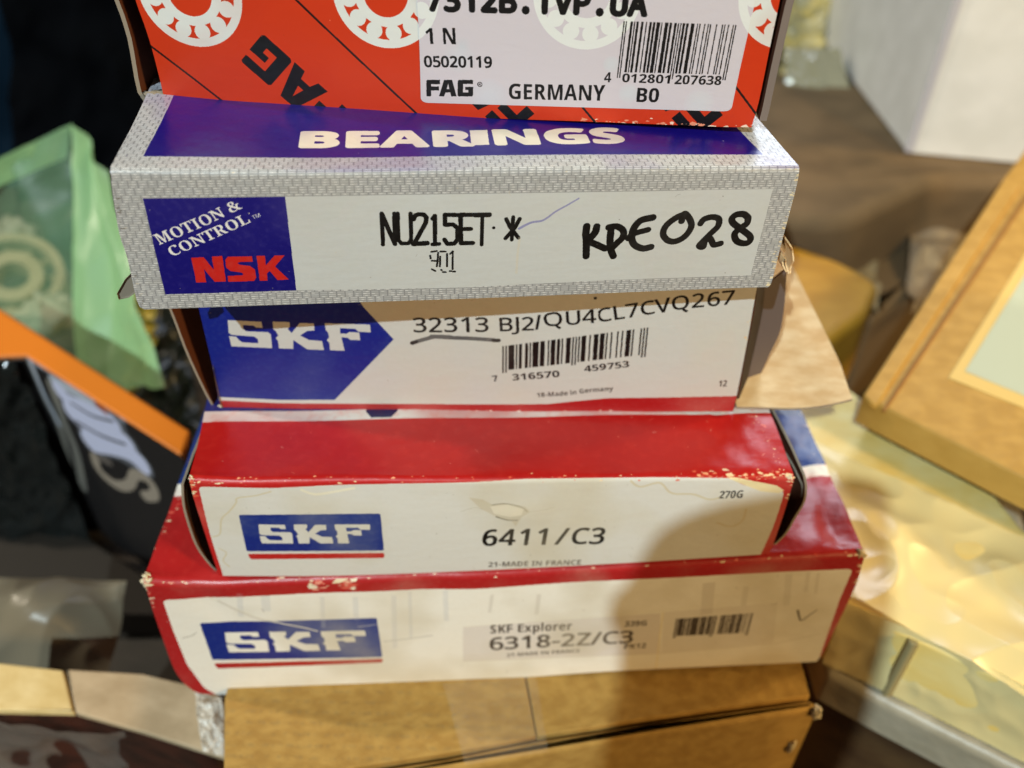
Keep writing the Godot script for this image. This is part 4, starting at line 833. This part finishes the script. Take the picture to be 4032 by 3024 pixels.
# silver basket weave print; pale above one paints in lamp sheen
func weave(sh: Sheet, x0: float, y0: float, x1: float, y1: float, seed_: int, pale := 1.0) -> void:
	var rng := RandomNumberGenerator.new()
	rng.seed = seed_
	var cw := 1.75
	var ch := 0.50
	var j := 0
	var y := y0
	while y < y1:
		var i := 0
		var x := x0 - cw + (0.5 * cw if (j / 3) % 2 else 0.0)
		while x < x1:
			var k := (0.90 + 0.10 * rng.randf()) * pale
			var col := c8(188 * k, 191 * k, 195 * k)
			sh.poly(pv([x + 0.10, y + 0.10, x + cw - 0.16, y + 0.10, x + cw - 0.16, y + ch - 0.06, x + 0.10, y + ch - 0.06]), col)
			if rng.randf() < 0.7:
				var ax := x + 0.15 + rng.randf() * 0.6
				sh.poly(pv([ax, y + 0.16, ax + 0.6, y + 0.16, ax + 0.6, y + 0.28, ax, y + 0.28]), c8(220, 222, 224))
			x += cw
			i += 1
		y += ch
		j += 1

# ---------------------------------------------------------------- materials
func noise_tex(seed_: int, freq: float, ramp: Array, size := 512, normal := 0.0) -> NoiseTexture2D:
	var n := FastNoiseLite.new()
	n.seed = seed_
	n.frequency = freq
	n.fractal_octaves = 5
	var t := NoiseTexture2D.new()
	t.width = size
	t.height = size
	t.seamless = true
	t.noise = n
	if normal > 0.0:
		t.as_normal_map = true
		t.bump_strength = normal
	elif ramp:
		var g := Gradient.new()
		g.offsets = PackedFloat32Array([0.25, 0.75])
		g.colors = PackedColorArray(ramp)
		t.color_ramp = g
	return t

func printed(sh: Sheet, rough := 0.38, spec := 0.5) -> StandardMaterial3D:
	var m := StandardMaterial3D.new()
	m.albedo_texture = sh.tex()
	m.roughness = rough
	m.metallic_specular = spec
	m.texture_repeat = false
	m.normal_enabled = true
	m.normal_texture = paper_normal
	m.normal_scale = 0.16
	return m

var paper_normal: Texture2D

func plain(c: Color, rough := 0.7, spec := 0.5) -> StandardMaterial3D:
	var m := StandardMaterial3D.new()
	m.albedo_color = c
	m.roughness = rough
	m.metallic_specular = spec
	return m

func mottled(a: Color, b: Color, seed_: int, per_m: float, rough := 0.75, bump := 0.02) -> StandardMaterial3D:
	var m := StandardMaterial3D.new()
	m.albedo_texture = noise_tex(seed_, 0.012, [a, b])
	m.uv1_triplanar = true
	m.uv1_world_triplanar = true
	m.uv1_scale = Vector3(0.8, 1.0, 1.1) * per_m
	m.roughness = rough
	m.heightmap_enabled = true
	m.heightmap_texture = noise_tex(seed_ + 1, 0.05, [], 256)
	m.heightmap_scale = bump
	return m

# ---------------------------------------------------------------- shapes (all in millimetres until they are committed)
func smooth_normals(g: Array) -> Array:
	var out := []
	var nr := g.size()
	var nc: int = g[0].size()
	for j in nr:
		var row := PackedVector3Array()
		for i in nc:
			var a: Vector3 = g[j][mini(i + 1, nc - 1)] - g[j][maxi(i - 1, 0)]
			var b: Vector3 = g[mini(j + 1, nr - 1)][i] - g[maxi(j - 1, 0)][i]
			var n := a.cross(b)
			row.append(n.normalized() if n.length() > 1e-9 else Vector3.UP)
		out.append(row)
	return out

# A board of some thickness from a grid of points (rows upwards, columns to the side, outer face towards columns x rows). Surface 0 is the outer face, 1 the back and the cut edges.
func board(g: Array, nor: Array, uv: Array, t: float, outer: Material, core: Material) -> ArrayMesh:
	var nr := g.size()
	var nc: int = g[0].size()
	var st := SurfaceTool.new()
	st.begin(Mesh.PRIMITIVE_TRIANGLES)
	for j in nr:
		for i in nc:
			st.set_normal(nor[j][i])
			st.set_uv(uv[j][i] if uv else Vector2(float(i) / (nc - 1), float(j) / (nr - 1)))
			st.add_vertex(g[j][i] * MM)
	for j in nr - 1:
		for i in nc - 1:
			var a := j * nc + i
			for k in [a, a + nc, a + nc + 1, a, a + nc + 1, a + 1]:
				st.add_index(k)
	st.set_material(outer)
	st.generate_tangents()
	var m := st.commit()
	if t <= 0.0:
		return m
	var s2 := SurfaceTool.new()
	s2.begin(Mesh.PRIMITIVE_TRIANGLES)
	for j in nr:
		for i in nc:
			s2.set_normal(-nor[j][i])
			s2.set_uv(Vector2(float(i) / (nc - 1), float(j) / (nr - 1)))
			s2.add_vertex((g[j][i] - nor[j][i] * t) * MM)
	for j in nr - 1:
		for i in nc - 1:
			var a := j * nc + i
			for k in [a, a + nc + 1, a + nc, a, a + 1, a + nc + 1]:
				s2.add_index(k)
	var at := nr * nc
	var rims := []
	var e := PackedInt32Array()
	for j in nr:
		e.append(j * nc)
	rims.append(e)
	e = PackedInt32Array()
	for j in range(nr - 1, -1, -1):
		e.append(j * nc + nc - 1)
	rims.append(e)
	e = PackedInt32Array()
	for i in range(nc - 1, -1, -1):
		e.append(i)
	rims.append(e)
	e = PackedInt32Array()
	for i in nc:
		e.append((nr - 1) * nc + i)
	rims.append(e)
	for r in rims:
		for k in r.size() - 1:
			var p0: Vector3 = g[r[k] / nc][r[k] % nc]
			var n0: Vector3 = nor[r[k] / nc][r[k] % nc]
			var p1: Vector3 = g[r[k + 1] / nc][r[k + 1] % nc]
			var n1: Vector3 = nor[r[k + 1] / nc][r[k + 1] % nc]
			var n := (p1 - p0).cross(n0).normalized() * -1.0
			for v in [p0, p1, p1 - n1 * t, p0 - n0 * t]:
				s2.set_normal(n)
				s2.set_uv(Vector2(v.x, v.y) * 0.1)
				s2.add_vertex(v * MM)
			for x in [at, at + 2, at + 1, at, at + 3, at + 2]:
				s2.add_index(x)
			at += 4
	s2.set_material(core)
	s2.commit(m)
	return m

func along(p: PackedVector2Array, t: float) -> Vector2:
	var total := 0.0
	for i in p.size() - 1:
		total += p[i].distance_to(p[i + 1])
	var left := t * total
	for i in p.size() - 1:
		var l := p[i].distance_to(p[i + 1])
		if left <= l or i == p.size() - 2:
			var k := left / maxf(l, 1e-6)
			return p[i].cubic_interpolate(p[i + 1], p[maxi(0, i - 1)], p[mini(p.size() - 1, i + 2)], k) if p.size() > 2 else p[i].lerp(p[i + 1], k)
		left -= l
	return p[p.size() - 1]

func part(called: String, m: Mesh, parent: Node3D) -> MeshInstance3D:
	var o := MeshInstance3D.new()
	o.name = called
	o.mesh = m
	parent.add_child(o, true)
	return o

func thing(called: String, label: String, category: String, at := Transform3D(), group := "") -> Node3D:
	var o := Node3D.new()
	o.name = called
	add_child(o, true)
	o.transform = at
	o.set_meta("label", label)
	o.set_meta("category", category)
	if group:
		o.set_meta("group", group)
	return o

# A folded carton: front and top panels of one creased sheet, open at the two ends, with a bottom and a back.
func carton(o: Node3D, d: Dictionary) -> void:
	var L: PackedVector2Array = d.L
	var R: PackedVector2Array = d.R
	var B: PackedVector2Array = d.B
	var T: PackedVector2Array = d.T
	var r: float = d.r
	var depth: float = d.depth
	var H: float = d.H
	var fs: Sheet = d.front
	var ts: Sheet = d.top
	var nu := 72
	var nv := 20
	var na := 8
	var nd := 26
	var bulge: Callable = d.bulge
	var lift: Callable = d.lift
	var g := []
	var uf := []
	var ut := []
	for j in nv + 1:
		var v := float(j) / nv
		var row := PackedVector3Array()
		var ur := PackedVector2Array()
		for i in nu + 1:
			var u := float(i) / nu
			var dn := Vector2(0, r)
			var tt := along(T, u) - dn
			var l := along(L, v) - dn * v
			var q := along(R, v) - dn * v
			var p := along(B, u) * (1 - v) + tt * v + l * (1 - u) + q * u - (B[0] * (1 - u) * (1 - v) + B[B.size() - 1] * u * (1 - v) + (T[0] - dn) * (1 - u) * v + (T[T.size() - 1] - dn) * u * v)
			row.append(Vector3(p.x, p.y, bulge.call(u, v)))
			ur.append(fs.uv(p.x, p.y))
		g.append(row)
		uf.append(ur)
		ut.append(PackedVector2Array())
	for k in range(1, na + 1):
		var th := PI / 2 * k / na
		var row := PackedVector3Array()
		var ur := PackedVector2Array()
		var vr := PackedVector2Array()
		for i in nu + 1:
			var u := float(i) / nu
			var p := along(T, u)
			var z: float = bulge.call(u, 1.0)
			var y: float = p.y - r + r * sin(th)
			row.append(Vector3(p.x, y, z - r + r * cos(th)))
			ur.append(fs.uv(p.x, p.y - r + r * th))
			vr.append(ts.uv(p.x, r - r * (PI / 2 - th)))
		g.append(row)
		uf.append(ur)
		ut.append(vr)
	for k in range(1, nd + 1):
		var dd := r + (depth - r) * pow(float(k) / nd, 1.6)
		var row := PackedVector3Array()
		var vr := PackedVector2Array()
		for i in nu + 1:
			var u := float(i) / nu
			var p := along(T, u)
			var x: float = lerpf(T[0].x + d.sl * dd, T[T.size() - 1].x + d.sr * dd, u)
			x += (p.x - lerpf(T[0].x, T[T.size() - 1].x, u)) * clampf(1 - dd / 15.0, 0, 1)
			var y := lerpf(p.y, H, clampf(dd / 18.0, 0.0, 1.0))
			row.append(Vector3(x, y + lift.call(x, dd), bulge.call(u, 1.0) * maxf(0.0, 1 - dd / 8.0) - dd))
			vr.append(ts.uv(x, dd))
		g.append(row)
		uf.append(PackedVector2Array())
		ut.append(vr)
	var n := smooth_normals(g)
	var cut := nv + 1 + na / 2
	part("front_panel", board(g.slice(0, cut), n.slice(0, cut), uf.slice(0, cut), 0.55, printed(fs, d.get("rough", 0.4)), d.core), o)
	part("top_panel", board(g.slice(cut - 1), n.slice(cut - 1), ut.slice(cut - 1), 0.55, printed(ts, d.get("rough_top", 0.33)), d.core), o)
	# bottom and back
	var b := []
	for k in 9:
		var dd := depth * k / 8.0
		var row := PackedVector3Array()
		for i in 13:
			var u := i / 12.0
			var p := along(B, u)
			row.append(Vector3(lerpf(B[0].x + d.sl * dd, B[B.size() - 1].x + d.sr * dd, u), lerpf(p.y, 0.0, minf(1.0, dd / 12.0)) + 0.62, bulge.call(u, 0.0) - 0.62 - dd * 0.995))
		b.append(row)
	b.reverse()
	part("bottom_panel", board(b, smooth_normals(b), [], 0.5, d.wrap, d.core), o)
	var k2 := []
	for j in 3:
		var row := PackedVector3Array()
		for i in 13:
			var u := i / 12.0
			row.append(Vector3(lerpf(T[T.size() - 1].x + d.sr * depth, T[0].x + d.sl * depth, u), 0.7 + (H - 1.4) * j / 2.0, -depth + 0.7))
		k2.append(row)
	part("back_panel", board(k2, smooth_normals(k2), [], 0.5, d.wrap, d.core), o)

# An end flap: its near cut edge follows a line (x, y), from there it runs back and closes in on the side of the carton.
func end_flap(o: Node3D, called: String, edge: PackedVector2Array, z0: float, z1: float, x_back: float, outer: Material, core: Material, t := 0.6, swell := 0.0) -> void:
	var g := []
	for j in 15:
		var p := along(edge, j / 14.0)
		var row := PackedVector3Array()
		for i in 13:
			var k := i / 12.0
			row.append(Vector3(lerpf(p.x, x_back, k * k * (3 - 2 * k)) + sin(k * PI) * swell, p.y, lerpf(z0, z1, k)))
		g.append(row)
	part(called, board(g, smooth_normals(g), [], t, outer, core), o)

# An upright solid over an outline on the ground (x, z), its upper edge and its corners rounded.
func prism(pts: PackedVector2Array, y0: float, y1: float, r: float, rc: float, m: Material, sag = null) -> ArrayMesh:
	var p := Sheet.round_off(pts, rc) if rc > 0.0 else pts
	var dense := PackedVector2Array()
	for i in p.size():
		var a := p[i]
		var b := p[(i + 1) % p.size()]
		var k := maxi(1, int(a.distance_to(b) / 12.0))
		for q in k:
			dense.append(a.lerp(b, float(q) / k))
	p = dense
	if Geometry2D.is_polygon_clockwise(p):
		p.reverse()
	var n := p.size()
	var out := PackedVector2Array()
	for i in n:
		var e0 := (p[i] - p[(i + n - 1) % n]).normalized()
		var e1 := (p[(i + 1) % n] - p[i]).normalized()
		var nn := (Vector2(e0.y, -e0.x) + Vector2(e1.y, -e1.x)).normalized()
		out.append(nn)
	var rows := []
	var hs := [y0, lerpf(y0, y1, 0.33), lerpf(y0, y1, 0.66)]
	for h in hs:
		rows.append([h, 0.0, 0.0])
	for k in 6:
		var th := PI / 2 * k / 5.0
		rows.append([y1 - r + r * sin(th), r - r * cos(th), th])
	var st := SurfaceTool.new()
	st.begin(Mesh.PRIMITIVE_TRIANGLES)
	for w in rows:
		for i in n:
			var q: Vector2 = p[i] - out[i] * w[1]
			var y: float = w[0]
			if sag != null:
				y += sag.call(q.x, q.y, y)
			st.set_normal(Vector3(out[i].x * cos(w[2]), sin(w[2]), out[i].y * cos(w[2])).normalized())
			st.set_uv(Vector2(i * 0.1, y * 0.01))
			st.add_vertex(Vector3(q.x, y, q.y) * MM)
	for j in rows.size() - 1:
		for i in n:
			var a := j * n + i
			var b := j * n + (i + 1) % n
			for k in [a, b, b + n, a, b + n, a + n]:
				st.add_index(k)
	var cap := PackedVector2Array()
	for i in n:
		cap.append(p[i] - out[i] * r)
	var at := rows.size() * n
	for i in n:
		var y := y1
		if sag != null:
			y += sag.call(cap[i].x, cap[i].y, y)
		st.set_normal(Vector3.UP)
		st.set_uv(cap[i] * 0.01)
		st.add_vertex(Vector3(cap[i].x, y, cap[i].y) * MM)
	var tri := Geometry2D.triangulate_polygon(p)
	for k in range(0, tri.size(), 3):
		var a := p[tri[k]]
		var b := p[tri[k + 1]]
		var c := p[tri[k + 2]]
		var ccw := (b - a).cross(c - a) > 0
		for x in ([tri[k], tri[k + 1], tri[k + 2]] if ccw else [tri[k], tri[k + 2], tri[k + 1]]):
			st.add_index(at + x)
	st.set_material(m)
	return st.commit()

# A limp sheet over four corners with folds and crumples.
func limp(c: Array, nu: int, nv: int, amp: float, freq: float, seed_: int, t: float, m: Material, extra = null) -> ArrayMesh:
	var nz := FastNoiseLite.new()
	nz.seed = seed_
	nz.frequency = freq
	nz.noise_type = FastNoiseLite.TYPE_SIMPLEX_SMOOTH
	nz.fractal_type = FastNoiseLite.FRACTAL_RIDGED
	nz.fractal_octaves = 3
	var up: Vector3 = (c[1] - c[0]).cross(c[3] - c[0]).normalized()
	var g := []
	for j in nv + 1:
		var v := float(j) / nv
		var row := PackedVector3Array()
		for i in nu + 1:
			var u := float(i) / nu
			var p: Vector3 = c[0].lerp(c[1], u).lerp(c[3].lerp(c[2], u), v)
			p += up * nz.get_noise_3d(p.x, p.y, p.z) * amp
			if extra != null:
				p += extra.call(u, v)
			row.append(p)
		g.append(row)
	return board(g, smooth_normals(g), [], t, m, m)

# A small lump of torn board fibre.
func tuft(parent: Node3D, called: String, at: Vector3, size: Vector3, seed_: int, m: Material) -> void:
	var nz := FastNoiseLite.new()
	nz.seed = seed_
	nz.frequency = 0.9
	var st := SurfaceTool.new()
	st.begin(Mesh.PRIMITIVE_TRIANGLES)
	for j in 11:
		for i in 17:
			var th := PI * j / 10.0
			var ph := TAU * (i % 16) / 16.0
			var d := Vector3(sin(th) * cos(ph), cos(th), sin(th) * sin(ph))
			st.set_smooth_group(0)
			st.set_uv(Vector2(i, j))
			st.add_vertex((at + d * size * (0.75 + 0.9 * nz.get_noise_3d(d.x * 1.7, d.y * 1.7, d.z * 1.7))) * MM)
	for j in 10:
		for i in 16:
			var a := j * 17 + i
			for k in [a, a + 1, a + 18, a, a + 18, a + 17]:
				st.add_index(k)
	st.generate_normals()
	st.set_material(m)
	part(called, st.commit(), parent)

# ---------------------------------------------------------------- lamps
func lamp(called: String, label: String, at: Vector3, radius: float, tint: Color, energy: float) -> void:
	var o := thing(called, label, "lamp", Transform3D(Basis(), at))
	var s := SphereMesh.new()
	s.radius = radius
	s.height = radius * 2.0
	s.radial_segments = 24
	s.rings = 12
	var m := StandardMaterial3D.new()
	m.albedo_color = Color(0.9, 0.9, 0.88)
	m.emission_enabled = true
	m.emission = tint
	m.emission_energy_multiplier = 2.0
	s.material = m
	part("bulb", s, o)
	var c := CylinderMesh.new()
	c.top_radius = radius * 0.3
	c.bottom_radius = radius * 0.4
	c.height = radius * 0.9
	c.material = plain(c8(40, 40, 42), 0.5)
	part("socket", c, o).position = Vector3(0, radius * 1.4, 0)
	var w := CylinderMesh.new()
	w.top_radius = 0.002
	w.bottom_radius = 0.002
	w.height = 0.9
	w.material = plain(c8(25, 25, 25), 0.6)
	part("cord", w, o).position = Vector3(0, radius * 1.8 + 0.45, 0)
	var l := OmniLight3D.new()
	l.name = called + "_light"
	o.add_child(l)
	l.light_color = tint
	l.light_energy = energy
	l.light_size = radius * 0.9
	l.omni_range = 8.0
	l.omni_attenuation = 2.0
	l.shadow_enabled = true

func tube_panel(at: Vector3, size: Vector2, look: Vector3, tint: Color, energy: float) -> void:
	var t := Transform3D(Basis(), at).looking_at(look, Vector3.UP)
	var o := thing("light_panel", "flat white light panel mounted high behind the carton stack", "lamp", t)
	var b := BoxMesh.new()
	b.size = Vector3(size.x + 0.02, size.y + 0.02, 0.02)
	b.material = plain(c8(210, 210, 208), 0.5)
	part("housing", b, o).position = Vector3(0, 0, 0.014)
	var q := BoxMesh.new()
	q.size = Vector3(size.x, size.y, 0.002)
	var m := StandardMaterial3D.new()
	m.albedo_color = Color(0.9, 0.9, 0.9)
	m.emission_enabled = true
	m.emission = tint
	m.emission_energy_multiplier = 1.0
	q.material = m
	part("diffuser", q, o)
	var l := AreaLight3D.new()
	l.name = "panel_light"
	o.add_child(l)
	l.position = Vector3(0, 0, -0.004)
	l.area_size = size
	l.light_color = tint
	l.light_energy = energy
	l.area_range = 8.0
	l.area_attenuation = 2.0
	l.shadow_enabled = true

func end_flap_r(o: Node3D, called: String, edge: PackedVector2Array, z0: float, z1: float, x_back: float, inner: Material, core: Material, t := 0.6) -> void:
	var g := []
	for j in 15:
		var p := along(edge, j / 14.0)
		var row := PackedVector3Array()
		for i in 13:
			var k := 1.0 - i / 12.0
			row.append(Vector3(lerpf(p.x, x_back, k * k * (3 - 2 * k)), p.y, lerpf(z0, z1, k)))
		g.append(row)
	part(called, board(g, smooth_normals(g), [], t, inner, core), o)

# A narrow strip that follows a line (x, y) and is as deep as from z0 to z1.
func ribbon(o: Node3D, called: String, line: PackedVector2Array, z0: float, z1: float, t: float, m: Material) -> void:
	var g := []
	for j in 2:
		var row := PackedVector3Array()
		for i in 25:
			var q := along(line, i / 24.0)
			row.append(Vector3(q.x, q.y, (z0 if j == 0 else z1) + 0.5 * sin(i * 1.3)))
		g.append(row)
	part(called, board(g, smooth_normals(g), [], t, m, m), o)

func tagged(parent: Node3D, called: String, m: Mesh, label: String, category: String) -> MeshInstance3D:
	var o := part(called, m, parent)
	o.set_meta("label", label)
	o.set_meta("category", category)
	return o

func pane(c: Color, rough: float) -> StandardMaterial3D:
	var m := StandardMaterial3D.new()
	m.transparency = BaseMaterial3D.TRANSPARENCY_ALPHA
	m.albedo_color = c
	m.roughness = rough
	m.metallic_specular = 0.6
	return m

# kraft with rubbed grey print
func printed_kraft(base: StandardMaterial3D) -> StandardMaterial3D:
	var m: StandardMaterial3D = base.duplicate()
	var n := FastNoiseLite.new()
	n.seed = 90
	n.frequency = 0.03
	n.domain_warp_enabled = true
	var im := Image.create(512, 512, false, Image.FORMAT_RGBA8)
	im.fill(Color(0.50, 0.42, 0.27, 0.0))
	for y in 512:
		var row := absf(fposmod(y / 512.0 * 11.0 + 0.12, 1.0) - 0.5)
		for x in 512:
			var a := smoothstep(0.26, 0.06, row) * smoothstep(-0.05, 0.3, n.get_noise_2d(x * 1.5, y * 0.7)) * 0.34
			im.set_pixel(x, y, Color(0.50, 0.42, 0.27, a))
	m.detail_enabled = true
	m.detail_albedo = ImageTexture.create_from_image(im)
	m.detail_blend_mode = BaseMaterial3D.BLEND_MODE_MIX
	m.detail_uv_layer = BaseMaterial3D.DETAIL_UV_1
	return m

# A hoop lying flat: outer and inner radius and height in millimetres.
func hoop(ro: float, ri: float, h: float, m: Material) -> ArrayMesh:
	var st := SurfaceTool.new()
	st.begin(Mesh.PRIMITIVE_TRIANGLES)
	var pr := [[ri, -h / 2, -1, 0], [ri, h / 2, -1, 0], [ri, h / 2, 0, 1], [ro, h / 2, 0, 1], [ro, h / 2, 1, 0], [ro, -h / 2, 1, 0]]
	for k in 49:
		var a := TAU * k / 48.0
		for q in pr:
			st.set_normal(Vector3(cos(a) * q[2], q[3], sin(a) * q[2]))
			st.set_uv(Vector2(k, 0))
			st.add_vertex(Vector3(cos(a) * q[0], q[1], sin(a) * q[0]) * MM)
	for k in 48:
		for e in [0, 2, 4]:
			var a: int = k * 6 + e
			for x in [a, a + 1, a + 7, a, a + 7, a + 6]:
				st.add_index(x)
	st.set_material(m)
	return st.commit()

# The added shadow blocker: its left and upper outline in the plane z, swelling to both sides, down to the bench.
func bulky(line: PackedVector2Array, z: float, y0: float, x1: float, m: Material) -> ArrayMesh:
	var st := SurfaceTool.new()
	st.begin(Mesh.PRIMITIVE_TRIANGLES)
	var rows := []
	var n := 40
	var lo := line[0]
	for j in 13:
		rows.append([Vector2(lo.x, lerpf(y0, lo.y, j / 13.0)), 1.0])
	for j in n + 1:
		rows.append([along(line, float(j) / n), 1.0])
	var top_y: float = rows[rows.size() - 1][0].y
	for r in rows:
		var left: float = r[0].x
		var cx := (left + x1) / 2.0
		var half := (x1 - left) / 2.0
		var thin := clampf((top_y - r[0].y) / 60.0, 0.0, 1.0)
		var dz := 4.0 + 24.0 * sqrt(thin)
		for k in 33:
			var a := TAU * k / 32.0
			st.set_smooth_group(0)
			st.set_uv(Vector2(k / 32.0, r[0].y * 0.01))
			st.add_vertex(Vector3(cx + cos(a) * half, r[0].y, z + dz * (1.0 + sin(a))) * MM)
	for j in rows.size() - 1:
		for k in 32:
			var a := j * 33 + k
			for x in [a, a + 33, a + 34, a, a + 34, a + 1]:
				st.add_index(x)
	st.generate_normals()
	st.set_material(m)
	return st.commit()
